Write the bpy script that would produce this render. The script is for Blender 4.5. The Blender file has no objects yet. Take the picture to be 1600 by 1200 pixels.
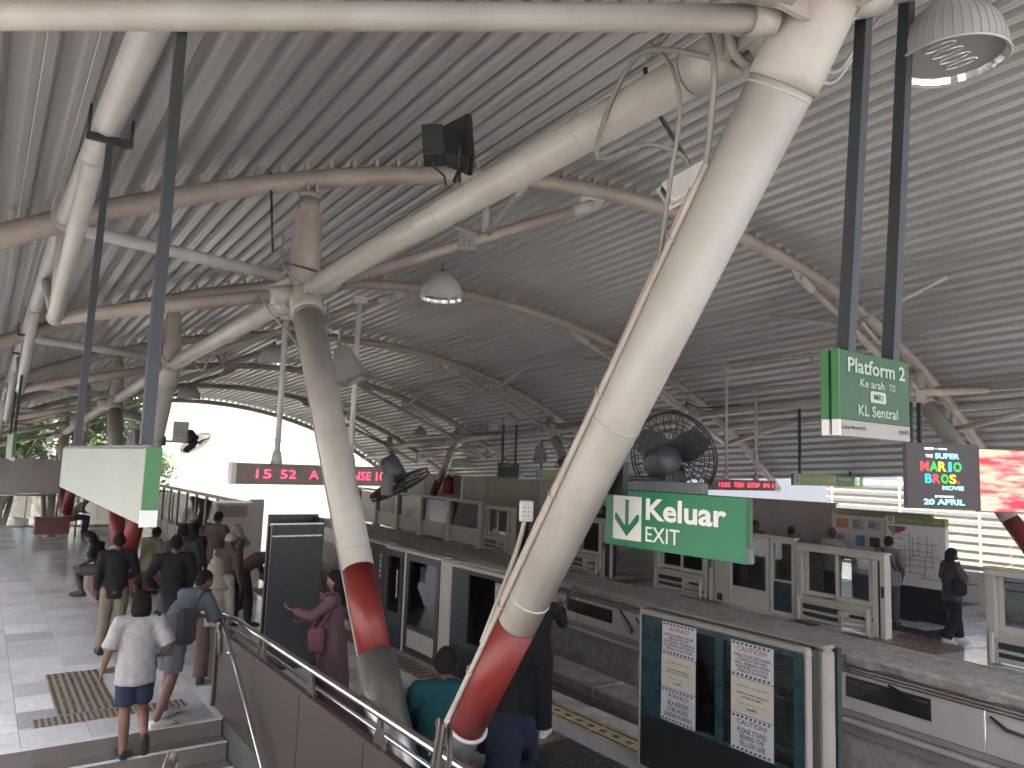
import bpy, math, random
from mathutils import Vector, Matrix, noise
random.seed(7)
R = math.radians
scene = bpy.context.scene
COL = scene.collection

# ------------------------------------------------------------------ camera
cam = bpy.data.cameras.new('camera'); camo = bpy.data.objects.new('camera', cam); COL.objects.link(camo)
cam.sensor_width = 36; cam.lens = 36*1163/1600; cam.clip_start = .05; cam.clip_end = 3000
# columns are camera right / up / back in world axes
camo.matrix_world = Matrix(((0.81292, -0.09233, -0.57501, 0), (-0.58134, -0.06971, -0.81067, 0),
                            (0.03477, 0.99329, -0.11034, 2.85), (0, 0, 0, 1)))
scene.camera = camo

# ------------------------------------------------------------------ sky, sun, exposure
SUN_EL, SUN_AZ = 62, 245          # azimuth clockwise from +Y
w = bpy.data.worlds.new('World'); scene.world = w; w.use_nodes = True
nt = w.node_tree; bg = nt.nodes['Background']
sky = nt.nodes.new('ShaderNodeTexSky'); sky.sky_type = 'NISHITA'; sky.sun_disc = False
sky.sun_elevation = R(SUN_EL); sky.sun_rotation = R(SUN_AZ); sky.air_density = 1.2; sky.dust_density = 3.0; sky.ozone_density = 1.0
nt.links.new(sky.outputs[0], bg.inputs[0]); bg.inputs[1].default_value = .15
sl = bpy.data.lights.new('sun', 'SUN'); sl.energy = 4.5; sl.angle = R(.6); sl.color = (1, .95, .86)
so = bpy.data.objects.new('sun', sl); COL.objects.link(so)
d = Vector((math.sin(R(SUN_AZ))*math.cos(R(SUN_EL)), math.cos(R(SUN_AZ))*math.cos(R(SUN_EL)), math.sin(R(SUN_EL))))
so.rotation_euler = (-d).to_track_quat('-Z', 'Y').to_euler(); so.location = (-40, -20, 60)
vs = scene.view_settings; vs.view_transform = 'Standard'; vs.look = 'None'; vs.gamma = 1; vs.exposure = 3.1; vs.use_curve_mapping = False
scene.cycles.max_bounces = 10; scene.cycles.diffuse_bounces = 6; scene.cycles.glossy_bounces = 4; scene.cycles.transmission_bounces = 6
scene.cycles.transparent_max_bounces = 12; scene.cycles.caustics_reflective = False; scene.cycles.caustics_refractive = False

# ------------------------------------------------------------------ materials
MATS = {}
def mat(name, col, rough=.6, metal=0., var=.12, scale=6., bump=0., spec=.5, obrand=0., emit=None, dirt=None, dscale=1.5, damt=.5, stretch=(1,1,1), wear=None):
    """Principled with noise-broken colour; dirt = second colour laid on in patches."""
    m = bpy.data.materials.new(name); m.use_nodes = True; n = m.node_tree; L = n.links
    b = n.nodes['Principled BSDF']; b.inputs['Roughness'].default_value = rough; b.inputs['Metallic'].default_value = metal
    b.inputs['Specular IOR Level'].default_value = spec
    tc = n.nodes.new('ShaderNodeTexCoord'); mp = n.nodes.new('ShaderNodeMapping'); mp.inputs['Scale'].default_value = stretch
    geo = n.nodes.new('ShaderNodeNewGeometry'); L.new(geo.outputs['Position'], mp.inputs[0])
    nz = n.nodes.new('ShaderNodeTexNoise'); nz.inputs['Scale'].default_value = scale; nz.inputs['Detail'].default_value = 5
    L.new(mp.outputs[0], nz.inputs['Vector'])
    mr = n.nodes.new('ShaderNodeMapRange'); mr.inputs[1].default_value = .3; mr.inputs[2].default_value = .7
    mr.inputs[3].default_value = 1-var; mr.inputs[4].default_value = 1+var; L.new(nz.outputs[0], mr.inputs[0])
    last = mr.outputs[0]
    if obrand:
        oi = n.nodes.new('ShaderNodeObjectInfo'); m2 = n.nodes.new('ShaderNodeMapRange'); m2.inputs[3].default_value = 1-obrand; m2.inputs[4].default_value = 1+obrand
        L.new(oi.outputs['Random'], m2.inputs[0]); mu = n.nodes.new('ShaderNodeMath'); mu.operation = 'MULTIPLY'
        L.new(last, mu.inputs[0]); L.new(m2.outputs[0], mu.inputs[1]); last = mu.outputs[0]
    vm = n.nodes.new('ShaderNodeVectorMath'); vm.operation = 'SCALE'; vm.inputs[0].default_value = col[:3]; L.new(last, vm.inputs['Scale'])
    out = vm.outputs[0]
    if dirt:
        dn = n.nodes.new('ShaderNodeTexNoise'); dn.inputs['Scale'].default_value = dscale; dn.inputs['Detail'].default_value = 8; dn.inputs['Roughness'].default_value = .65
        L.new(mp.outputs[0], dn.inputs['Vector'])
        dr = n.nodes.new('ShaderNodeMapRange'); dr.inputs[1].default_value = .45; dr.inputs[2].default_value = .72; dr.inputs[4].default_value = damt
        L.new(dn.outputs[0], dr.inputs[0])
        mx = n.nodes.new('ShaderNodeMix'); mx.data_type = 'RGBA'; L.new(dr.outputs[0], mx.inputs[0]); L.new(out, mx.inputs[6]); mx.inputs[7].default_value = (*dirt, 1)
        out = mx.outputs[2]
    L.new(out, b.inputs['Base Color'])
    rr = n.nodes.new('ShaderNodeMapRange'); rr.inputs[3].default_value = max(.02, rough-.08); rr.inputs[4].default_value = min(1, rough+.08)
    L.new(nz.outputs[0], rr.inputs[0]); L.new(rr.outputs[0], b.inputs['Roughness'])
    if bump:
        bn = n.nodes.new('ShaderNodeTexNoise'); bn.inputs['Scale'].default_value = scale*6; bn.inputs['Detail'].default_value = 4; L.new(mp.outputs[0], bn.inputs['Vector'])
        bp = n.nodes.new('ShaderNodeBump'); bp.inputs['Strength'].default_value = bump; bp.inputs['Distance'].default_value = .01
        L.new(bn.outputs[0], bp.inputs['Height']); L.new(bp.outputs[0], b.inputs['Normal'])
    if emit:
        b.inputs['Emission Color'].default_value = (*emit[0], 1); b.inputs['Emission Strength'].default_value = emit[1]
    MATS[name] = m; return m
def glass_mat(name, tint, mixv=.12, rough=.02):
    m = bpy.data.materials.new(name); m.use_nodes = True; n = m.node_tree; L = n.links
    for x in list(n.nodes): n.nodes.remove(x)
    o = n.nodes.new('ShaderNodeOutputMaterial'); tr = n.nodes.new('ShaderNodeBsdfTransparent'); gl = n.nodes.new('ShaderNodeBsdfGlossy')
    tr.inputs[0].default_value = (*tint, 1); gl.inputs['Roughness'].default_value = rough
    fr = n.nodes.new('ShaderNodeFresnel'); fr.inputs[0].default_value = 1.5
    mr = n.nodes.new('ShaderNodeMapRange'); mr.inputs[3].default_value = mixv*.5; mr.inputs[4].default_value = 1
    L.new(fr.outputs[0], mr.inputs[0]); mx = n.nodes.new('ShaderNodeMixShader')
    L.new(mr.outputs[0], mx.inputs[0]); L.new(tr.outputs[0], mx.inputs[1]); L.new(gl.outputs[0], mx.inputs[2]); L.new(mx.outputs[0], o.inputs[0])
    MATS[name] = m; return m
M = MATS
mat('cream_paint', (.50,.47,.43), .38, dirt=(.30,.245,.20), dscale=2.4, damt=.42, var=.06, scale=3)
mat('tube_paint', (.44,.385,.345), .45, dirt=(.22,.165,.13), dscale=1.8, damt=.6, var=.1, scale=4)
mat('strut_paint', (.52,.50,.48), .42, dirt=(.3,.25,.22), dscale=2.2, damt=.35, var=.08)
mat('red_paint', (.20,.022,.018), .38, var=.1, scale=4, dirt=(.10,.02,.02), dscale=2, damt=.4)
mat('steel', (.40,.37,.34), .32, metal=.85, var=.1, scale=3, stretch=(8,8,.6))
mat('rail_steel', (.62,.60,.58), .18, metal=1., var=.05)
mat('roof_sheet', (.44,.44,.44), .33, metal=.15, spec=.5, var=.04, scale=2, obrand=.035, dirt=(.30,.28,.26), dscale=.9, damt=.15, stretch=(1,.3,1))
mat('dark_post', (.040,.046,.050), .45, var=.1)
mat('black_plastic', (.018,.019,.020), .45, var=.2)
mat('dark_panel', (.030,.036,.038), .30, var=.12, dirt=(.05,.05,.05), dscale=3, damt=.4)
mat('teal_panel', (.016,.050,.060), .28, var=.1, dirt=(.03,.05,.055), dscale=3, damt=.4)
mat('black_panel', (.014,.014,.015), .35, var=.2)
mat('psd_frame', (.50,.475,.42), .40, var=.07, scale=4, dirt=(.22,.2,.17), dscale=4, damt=.35)
mat('door_trim', (.27,.25,.215), .42, var=.07, scale=4)
mat('psd_light', (.60,.57,.50), .42, var=.06, scale=4, dirt=(.25,.22,.19), dscale=4, damt=.3)
mat('aluminium', (.55,.55,.54), .3, metal=.9, var=.06)
mat('concrete', (.30,.285,.26), .85, var=.22, scale=5, bump=.5, dirt=(.13,.12,.11), dscale=1.6, damt=.7)
mat('lip_concrete', (.52,.49,.45), .85, var=.25, scale=9, bump=.9, dirt=(.16,.145,.13), dscale=3, damt=.75)
mat('beam_concrete', (.45,.42,.38), .85, var=.25, scale=4, bump=.4, dirt=(.12,.11,.10), dscale=1.2, damt=.8, stretch=(1,1,.35))
mat('dark_ground', (.14,.13,.12), .9, var=.3)
mat('tile_light', (.66,.66,.67), .13, var=.10, scale=14, obrand=.14, bump=.05, dirt=(.2,.19,.19), dscale=1.2, damt=.4)
mat('tile_dark', (.45,.45,.46), .13, var=.12, scale=14, obrand=.2, bump=.06)
mat('tile_brown', (.20,.135,.105), .28, var=.12, scale=14, obrand=.15, bump=.06)
mat('tile_charcoal', (.045,.042,.042), .26, var=.15, scale=14, obrand=.15)
mat('grout', (.07,.068,.065), .9)
mat('tactile', (.30,.24,.19), .5, var=.15)
mat('tactile_yellow', (.52,.42,.24), .55, var=.15, dirt=(.25,.2,.14), dscale=4, damt=.5)
mat('tactile_dark', (.09,.075,.06), .6)
mat('step_tile', (.16,.14,.125), .45, var=.15, dirt=(.08,.07,.06), dscale=2, damt=.5)
mat('balustrade_panel', (.105,.085,.072), .33, metal=.45, var=.08, stretch=(1,1,.3))
mat('sign_green', (.018,.18,.075), .42, var=.03)
mat('sign_darkgreen', (.030,.095,.035), .45, var=.04)
mat('sign_edge', (.045,.17,.055), .4, var=.04)
mat('sign_olive', (.22,.28,.11), .45, var=.05)
mat('sign_white', (.72,.70,.69), .45, var=.03)
mat('sign_grey', (.33,.32,.30), .5, var=.04)
mat('sign_blank', (.28,.305,.26), .5, var=.05, scale=3, dirt=(.38,.40,.35), dscale=1.4, damt=.4)
mat('sign_frame', (.10,.11,.115), .4)
mat('letter_white', (.80,.78,.76), .5, var=.02)
mat('letter_pale', (.42,.48,.40), .5, var=.02)
mat('letter_black', (.02,.02,.02), .5, var=.02)
mat('letter_red', (.32,.03,.04), .5, var=.05)
mat('paper', (.50,.50,.52), .55, var=.05, scale=8)
mat('paper_cream', (.50,.47,.40), .55, var=.05, scale=8)
mat('poster_dark', (.03,.03,.03), .35, var=.5, scale=7)
mat('poster_white', (.68,.65,.62), .45, var=.05, dirt=(.33,.3,.28), dscale=1.5, damt=.4)
mat('led_case', (.19,.15,.14), .5)
mat('led_red', (.6,.02,.05), .5, emit=((1,.03,.07), .9))
mat('screen_dark', (.02,.017,.018), .3, emit=((.16,.13,.14), .05), var=.05)
for nm, c in dict(white=(1,1,1), red=(1,.06,.05), green=(.03,.65,.08), yellow=(1,.62,.04), blue=(.03,.42,.95), cyan=(.3,.85,1)).items():
    mat('screen_'+nm, c, .4, emit=(c, .24), var=.02)
mat('lamp_shell', (.46,.455,.44), .35, metal=.3, var=.05)
mat('lamp_dome', (.30,.285,.27), .3, metal=.4, var=.05)
mat('prism_glass', (.85,.85,.85), .12, metal=.6, var=.3, scale=60)
mat('white_box', (.62,.61,.58), .45, var=.05)
mat('grey_box', (.30,.29,.28), .5, var=.05)
mat('speaker_grey', (.30,.295,.27), .45, var=.05)
mat('cable_grey', (.27,.25,.225), .5, var=.1)
mat('cable_dark', (.035,.035,.035), .55)
mat('conduit', (.48,.44,.38), .45, dirt=(.3,.24,.18), dscale=2, damt=.5)
mat('wall_grey', (.38,.355,.34), .55, var=.1, scale=2, dirt=(.15,.14,.135), dscale=1.2, damt=.4)
mat('wall_panel', (.58,.56,.53), .5, var=.08, scale=2)
mat('wall_cream', (.50,.46,.40), .6, var=.08, scale=3, stretch=(4,4,.5))
mat('louvre_cream', (.25,.21,.12), .55, var=.06)
mat('extinguisher_red', (.40,.02,.03), .3)
mat('bench_red', (.16,.055,.045), .45, var=.15)
mat('skin', (.17,.088,.058), .55, var=.06)
mat('skin_dark', (.085,.044,.03), .55, var=.06)
mat('hair', (.012,.010,.009), .85, var=.4, scale=60, spec=.15, bump=.6)
for nm, c in dict(white=(.33,.32,.315), black=(.014,.014,.016), navy=(.025,.03,.055), khaki=(.18,.15,.11), grey=(.15,.153,.157), greyblue=(.085,.098,.115), turquoise=(.005,.042,.05),
                  pink=(.11,.066,.073), rose=(.16,.06,.075), yellow=(.22,.21,.13), brown=(.085,.06,.048), denim=(.05,.07,.11), cream=(.34,.31,.28), darkgrey=(.06,.06,.062), beige=(.25,.22,.19), pattern=(.010,.014,.026)).items():
    mat('cloth_'+nm, c, .85, var=.14, scale=22, bump=.25, spec=.2)
mat('shoe_white', (.6,.58,.56), .6); mat('shoe_dark', (.02,.018,.016), .6)
mat('leaf', (.085,.15,.04), .6, var=.35, scale=1.5); mat('leaf_light', (.12,.19,.055), .6, var=.3, scale=1.5); mat('bark', (.10,.075,.05), .9)
mat('building_cream', (.72,.69,.60), .7, var=.04); mat('building_pale', (.62,.66,.70), .6, var=.04); mat('window_dark', (.10,.12,.14), .2)
mat('asphalt', (.05,.05,.052), .9, var=.2); mat('earth', (.40,.385,.36), .9, var=.2)
mat('viaduct', (.42,.36,.33), .85, var=.1)
for nm, c in dict(teal=(.05,.35,.38), orange=(.7,.28,.06), purple=(.35,.08,.4), blue=(.06,.25,.6), pink=(.7,.2,.25)).items(): mat('mural_'+nm, c, .6)
glass_mat('glass_clear', (.86,.90,.88)); glass_mat('glass_tint', (.68,.73,.72), .14); glass_mat('glass_dark', (.42,.47,.47), .18)

# ------------------------------------------------------------------ geometry collector
class G:
    def __init__(s): s.v = []; s.f = []; s.m = []; s.s = []
    def add(s, vs, fs, mi=0, sm=False):
        o = len(s.v); s.v += [Vector(p) for p in vs]
        for f in fs: s.f.append([i+o for i in f]); s.m.append(mi); s.s.append(sm)
        return s
    def box(s, x0, x1, y0, y1, z0, z1, mi=0, bev=0):
        x0, x1 = sorted((x0, x1)); y0, y1 = sorted((y0, y1)); z0, z1 = sorted((z0, z1))
        b = min(bev, (x1-x0)*.45, (y1-y0)*.45, (z1-z0)*.45)
        if b <= 0:
            s.add([(x0,y0,z0),(x1,y0,z0),(x1,y1,z0),(x0,y1,z0),(x0,y0,z1),(x1,y0,z1),(x1,y1,z1),(x0,y1,z1)],
                  [(0,3,2,1),(4,5,6,7),(0,1,5,4),(1,2,6,5),(2,3,7,6),(3,0,4,7)], mi)
        else:
            P = []
            for X, xo in ((x0,b),(x1,-b)):
                for Y, yo in ((y0,b),(y1,-b)):
                    for Z, zo in ((z0,b),(z1,-b)): P += [(X,Y+yo,Z+zo),(X+xo,Y,Z+zo),(X+xo,Y+yo,Z)]
            I = lambda i,j,k,a: ((i*2+j)*2+k)*3+a
            F = []
            for i in (0,1): F.append((I(i,0,0,0),I(i,1,0,0),I(i,1,1,0),I(i,0,1,0)) if i else (I(i,0,0,0),I(i,0,1,0),I(i,1,1,0),I(i,1,0,0)))
            for j in (0,1): F.append((I(0,j,0,1),I(0,j,1,1),I(1,j,1,1),I(1,j,0,1)) if j else (I(0,j,0,1),I(1,j,0,1),I(1,j,1,1),I(0,j,1,1)))
            for k in (0,1): F.append((I(0,0,k,2),I(1,0,k,2),I(1,1,k,2),I(0,1,k,2)) if k else (I(0,0,k,2),I(0,1,k,2),I(1,1,k,2),I(1,0,k,2)))
            for j in (0,1):
                for k in (0,1): F.append((I(0,j,k,1),I(1,j,k,1),I(1,j,k,2),I(0,j,k,2)))
            for i in (0,1):
                for k in (0,1): F.append((I(i,0,k,0),I(i,1,k,0),I(i,1,k,2),I(i,0,k,2)))
            for i in (0,1):
                for j in (0,1): F.append((I(i,j,0,0),I(i,j,1,0),I(i,j,1,1),I(i,j,0,1)))
            for i in (0,1):
                for j in (0,1):
                    for k in (0,1): F.append((I(i,j,k,0),I(i,j,k,1),I(i,j,k,2)))
            s.add(P, F, mi)
        return s
    def loft(s, pts, rad, seg=12, mi=0, cap=True, ref=None, sm=True, phase=0):
        """tube through pts; rad is a list of r or (ra, rb); ref fixes the direction of ra."""
        pts = [Vector(p) for p in pts]; n = len(pts)
        if not isinstance(rad, (list, tuple)): rad = [rad]*n
        rings = []; prev = None
        for i, p in enumerate(pts):
            t = (pts[min(i+1, n-1)]-pts[max(i-1, 0)])
            if t.length < 1e-9: t = Vector((0,0,1))
            t.normalize()
            if ref is not None: a = Vector(ref)
            elif prev is not None: a = prev
            else: a = Vector((0,0,1)) if abs(t.z) < .9 else Vector((1,0,0))
            a = a - t*a.dot(t)
            if a.length < 1e-5: a = t.orthogonal()
            a.normalize(); b = t.cross(a); prev = a
            r = rad[i]; ra, rb = (r, r) if not isinstance(r, (list, tuple)) else r
            rings.append([p + a*ra*math.cos(2*math.pi*k/seg+phase) + b*rb*math.sin(2*math.pi*k/seg+phase) for k in range(seg)])
        o = len(s.v); s.v += [q for rg in rings for q in rg]
        for i in range(n-1):
            for k in range(seg):
                a, b2 = o+i*seg+k, o+i*seg+(k+1) % seg
                s.f.append([a, b2, b2+seg, a+seg]); s.m.append(mi); s.s.append(sm)
        if cap:
            s.f.append([o+k for k in range(seg)][::-1]); s.m.append(mi); s.s.append(False)
            s.f.append([o+(n-1)*seg+k for k in range(seg)]); s.m.append(mi); s.s.append(False)
        return s
    tube = loft
    def ring(s, c, axis, R0, r, seg=16, mi=0, rs=6):
        """torus ring"""
        axis = Vector(axis).normalized(); a = axis.orthogonal().normalized(); b = axis.cross(a); c = Vector(c)
        o = len(s.v)
        for i in range(seg):
            t = 2*math.pi*i/seg; dr = a*math.cos(t)+b*math.sin(t)
            for j in range(rs):
                u = 2*math.pi*j/rs; s.v.append(c+dr*(R0+r*math.cos(u))+axis*r*math.sin(u))
        for i in range(seg):
            for j in range(rs):
                i2, j2 = (i+1) % seg, (j+1) % rs
                s.f.append([o+i*rs+j, o+i2*rs+j, o+i2*rs+j2, o+i*rs+j2]); s.m.append(mi); s.s.append(True)
        return s
    def prism(s, poly, o, u, v, t, mi=0):
        """polygon (2D) extruded: o + u*x + v*y, thickness vector t"""
        o, u, v, t = Vector(o), Vector(u), Vector(v), Vector(t); n = len(poly)
        P = [o+u*x+v*y for x, y in poly]; P += [p+t for p in P]
        s.add(P, [list(range(n))[::-1], list(range(n, 2*n))]+[(i, (i+1) % n, n+(i+1) % n, n+i) for i in range(n)], mi); return s
    def sphere(s, c, rx, ry=None, rz=None, seg=14, rg=9, mi=0, fn=None):
        ry = ry or rx; rz = rz or rx; P = []; F = []
        for i in range(rg+1):
            th = math.pi*i/rg
            for k in range(seg):
                ph = 2*math.pi*k/seg; q = Vector((math.sin(th)*math.cos(ph), math.sin(th)*math.sin(ph), math.cos(th)))
                if fn: q = fn(q)
                P.append((c[0]+q.x*rx, c[1]+q.y*ry, c[2]+q.z*rz))
        for i in range(rg):
            for k in range(seg):
                F.append((i*seg+k, (i+1)*seg+k, (i+1)*seg+(k+1) % seg, i*seg+(k+1) % seg))
        s.add(P, F, mi, True); return s
    def xf(s, Mx): s.v = [Mx @ p for p in s.v]; return s
def mesh_of(name, g, mats, recalc=True):
    me = bpy.data.meshes.new(name); me.from_pydata([tuple(p) for p in g.v], [], g.f)
    for m in (mats if isinstance(mats, (list, tuple)) else [mats]): me.materials.append(M[m] if isinstance(m, str) else m)
    me.polygons.foreach_set('material_index', g.m); me.polygons.foreach_set('use_smooth', g.s)
    me.update(); return me
def link(o): COL.objects.link(o); return o
def tag(o, label=None, cat=None, group=None, kind=None):
    if label: o['label'] = label
    if cat: o['category'] = cat; o['kind'] = kind or 'thing'
    elif kind: o['kind'] = kind
    if group: o['group'] = group
    return o
def thing(name, label, cat, loc=(0,0,0), rotz=0, group=None):
    o = bpy.data.objects.new(name, None); o.location = loc; o.rotation_euler = (0,0,rotz); o.empty_display_size = .2
    link(o); tag(o, label, cat, group); return o
def wm(o):
    m = Matrix.Translation(o.location) @ o.rotation_euler.to_matrix().to_4x4()
    return wm(o.parent) @ m if o.parent else m
def obj(name, g, mats, parent=None, world=True):
    """links g as one mesh object; world coordinates are taken into the parent's frame"""
    if parent is not None:
        if world: g.xf(wm(parent).inverted())
        c = sum(g.v, Vector())/len(g.v); g.v = [p-c for p in g.v]
        o = bpy.data.objects.new(name, mesh_of(name, g, mats)); o.parent = parent; o.location = c
    else:
        lo = Vector([min(p[i] for p in g.v) for i in range(3)]); hi = Vector([max(p[i] for p in g.v) for i in range(3)])
        c = Vector(((lo.x+hi.x)/2, (lo.y+hi.y)/2, lo.z)); g.v = [p-c for p in g.v]
        o = bpy.data.objects.new(name, mesh_of(name, g, mats)); o.location = c
    return link(o)
def struct(name, g, mats, parent=None): return tag(obj(name, g, mats, parent), kind='structure')
def copy_tree(o, parent=None):
    c = o.copy(); link(c); c.parent = parent
    for ch in [x for x in bpy.data.objects if x.parent == o]: copy_tree(ch, c)
    return c
BOLD = None
def text_geo(txt, o, u, v, width=None, height=None, bold=0., align='L', depth=.003, mi=0, slant=0):
    """flat lettering: o = lower-left (or centre for 'C'), u = reading direction, v = up; returns G"""
    cu = bpy.data.curves.new('lettering', 'FONT'); cu.body = txt; cu.size = 1; cu.offset = bold; cu.resolution_u = 3; cu.shear = slant
    ob = bpy.data.objects.new('lettering', cu); me = bpy.data.meshes.new_from_object(ob)
    P = [x.co.copy() for x in me.vertices]; F = [list(p.vertices) for p in me.polygons]
    bpy.data.objects.remove(ob); bpy.data.curves.remove(cu); bpy.data.meshes.remove(me)
    x0 = min(p.x for p in P); x1 = max(p.x for p in P); y0 = min(p.y for p in P); y1 = max(p.y for p in P)
    if width and height: sx, sy = width/(x1-x0), height/(y1-y0)
    elif width: sx = sy = width/(x1-x0)
    else: sx = sy = height/(y1-y0)
    cx = {'L': x0, 'C': (x0+x1)/2, 'R': x1}[align]; cy = y0
    o, u, v = Vector(o), Vector(u), Vector(v); nrm = u.cross(v)
    g = G(); g.add([o+u*(p.x-cx)*sx+v*(p.y-cy)*sy+nrm*depth for p in P], F, mi); return g
def merge(*gs):
    r = gs[0]
    for g in gs[1:]:
        o = len(r.v); r.v += g.v; r.f += [[i+o for i in f] for f in g.f]; r.m += g.m; r.s += g.s
    return r
def rect(g, o, u, v, x0, x1, y0, y1, depth=.002, t=.0015, mi=0):
    o, u, v = Vector(o), Vector(u), Vector(v); n = u.cross(v)
    return g.prism([(x0,y0),(x1,y0),(x1,y1),(x0,y1)], o+n*depth, u, v, n*t, mi)

# far platform frame: x = metres behind its edge, y along the track
FA = math.atan(.065); FM = Matrix.Translation((11.5,0,0)) @ Matrix.Rotation(-FA, 4, 'Z')
def fthing(name, label, cat, off=0, y=0, z=0, group=None, turn=0):
    p = FM @ Vector((off, y, z)); return thing(name, label, cat, p, -FA+turn, group)
def slope(y): return -.045*(y-8.15)
# ================================================================== ground and surroundings
g = G(); g.add([(-600,-600,-7),(600,-600,-7),(600,600,-7),(-600,600,-7)], [(0,1,2,3)]); struct('ground', g, 'earth')
g = G(); g.box(-14, -6, -60, 140, -6.99, -6.95); struct('street', g, 'asphalt')

# platforms: slab, tiles laid on it, stairwell cut out between X -0.7 and 2.45
TH = .012
def slab(name, boxes, m):
    g = G()
    for b in boxes: g.box(*b)
    return struct(name, g, m)
near = slab('platform_floor', [(-1.6,6.3,8.75,34,-.35,-TH), (2.46,6.3,-11,8.747,-.35,-TH), (-1.6,-.7,-11,8.747,-.35,-TH)], 'grout')
tile_me = {}
def tile_mesh(m, sx=.594, sy=.594):
    k = (m, sx, sy)
    if k not in tile_me:
        g = G(); g.box(-sx/2, sx/2, -sy/2, sy/2, 0, TH, bev=.0025); tile_me[k] = mesh_of('floor_tile', g, m)
    return tile_me[k]
def lay_tiles(parent, cells, limit, local=False):
    """cells: (x, y, material); the nearest to the stairs become parts, the rest one joined part"""
    cells.sort(key=lambda c: c[0]**2*.6+(c[1]-2)**2)
    for x, y, m in cells[:limit]:
        o = bpy.data.objects.new('floor_tile', tile_mesh(m)); o.parent = parent
        o.location = Vector((x, y, -TH+random.uniform(0,.0008))) - (Vector(parent.location) if not local else Vector((0,0,0)))
        o.rotation_euler = (random.gauss(0,.0012), random.gauss(0,.0012), 0); link(o)
    rest = {}
    for x, y, m in cells[limit:]: rest.setdefault(m, []).append((x, y))
    g = G(); names = list(rest)
    for i, m in enumerate(names):
        for x, y in rest[m]:
            if local: g.box(x-.297, x+.297, y-.297, y+.297, -TH, 0, i)
            else: g.box(x-.297, x+.297, y-.297, y+.297, -TH, 0, i)
    if g.v:
        o = bpy.data.objects.new('floor_tiles', mesh_of('floor_tiles', g, names)); o.parent = parent
        o.location = (0,0,0) if local else -Vector(parent.location); link(o); o['kind'] = 'stuff'
cells = []
rt = random.Random(3)
for i in range(-1, 11):
    for j in range(-20, 42):
        x, y = .3+.6*i, 9.05+.6*j
        if y > 34 or x > 5.4 or x < -1.3: continue
        if y < 8.8 and x < 2.7: continue
        if y < 8.9: m = 'tile_charcoal' if (i+2*j) % 5 else 'tile_brown'
        elif x > 3.2: m = 'tile_dark' if rt.random() < .55 else 'tile_light'
        else: m = 'tile_dark' if (i % 5 == 3 and rt.random() < .5) or rt.random() < .08 else 'tile_light'
        cells.append((x, y, m))
lay_tiles(near, cells, 280)
# tactile paving by the stairs: bars leading in, then rows of studs; laid in square pavers
def tactile(name, x0, x1, y0, y1, kind, m, parent, along='y'):
    g = G(); g.box(x0+.003, x1-.003, y0+.003, y1-.003, .0005, .006)
    if kind == 'bars':
        n = 4
        for k in range(n):
            if along == 'y':
                c = x0+(x1-x0)*(k+.5)/n; g.box(c-.018, c+.018, y0+.02, y1-.02, .006, .012, 1, bev=.003)
            else:
                c = y0+(y1-y0)*(k+.5)/n; g.box(x0+.02, x1-.02, c-.018, c+.018, .006, .012, 1, bev=.003)
    else:
        n = 5
        for a in range(n):
            for b in range(n):
                cx, cy = x0+(x1-x0)*(a+.5)/n, y0+(y1-y0)*(b+.5)/n
                g.loft([(cx,cy,.006),(cx,cy,.0125)], [.024,.016], 6, 1)
    o = obj(name, g, [m, 'tactile_dark'], parent); return o
for k in range(6): tactile('tactile_paver', .95, 1.25, 9.62+.3*k, 9.92+.3*k, 'bars', 'tactile', near)
for k in range(6): tactile('tactile_paver', 1.25, 1.55, 9.62+.3*k, 9.92+.3*k, 'bars', 'tactile', near)
for k in range(3): tactile('tactile_paver', 1.56+.3*k, 1.86+.3*k, 11.12, 11.42, 'bars', 'tactile', near, 'x')
for k in range(5): tactile('tactile_paver', .72+.3*k, 1.02+.3*k, 9.30, 9.60, 'studs', 'tactile', near)
for k in range(13): tactile('tactile_paver', 5.05, 5.4, 9.0+.6*k, 9.6+.6*k, 'bars', 'tactile', near, 'x')
# yellow line of pavers behind the platform edge, then a steel edge strip
for k in range(14):
    y = 2.2+.6*k
    g = G(); g.box(5.70, 6.02, y+.003, y+.597, -TH, .004)
    g.box(5.735, 5.765, y+.02, y+.58, .004, .009, 1); g.box(5.955, 5.985, y+.02, y+.58, .004, .009, 1)
    for q in range(3): g.box(5.83, 5.89, y+.06+.2*q, y+.14+.2*q, .004, .009, 2)
    obj('tactile_paver', g, ['tactile_yellow', 'tactile_dark', 'tactile_dark'], near)
g = G(); g.box(6.05, 6.32, -11, 34, -.3, .003); obj('edge_strip', g, 'lip_concrete', near)
g = G(); g.box(5.41, 5.69, -11, 34, -TH, 0); obj('door_sill', g, 'tile_dark', near)

# stairs going down toward the camera from the platform floor
st = bpy.data.objects.new('stairs', None); st.location = (.9, 8.75, 0); link(st); st['kind'] = 'structure'
for k in range(1, 13):
    g = G(); y1 = 8.75-.3*(k-1); y0 = 8.75-.3*k; z = -.165*k
    g.box(-.7, 2.44, y0, y1, z-.4, z)
    g.box(-.7, 2.44, y0-.012, y0+.045, z+.0005, z+.008, 1); g.box(-.7, 2.44, y0+.07, y0+.085, z+.0005, z+.005, 2)
    obj('step', g, ['step_tile', 'tile_light', 'tactile_dark'], st)
g = G(); g.box(-.7, 2.44, 8.70, 8.748, -.4, -.005); g.box(-.7, 2.44, 8.69, 8.76, -.004, .005, 1); obj('nosing', g, ['step_tile', 'tile_light'], st)
g = G(); g.box(-.74, -.705, -2, 8.7, -3.5, -.01); g.box(-.7, 2.44, -2.1, -2.06, -3.5, -.3); obj('side_wall', g, 'wall_grey', st)
g = G(); g.box(-1.6, 6.3, -11, 10, -3.6, -3.5); struct('lower_floor', g, 'dark_ground')

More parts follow.
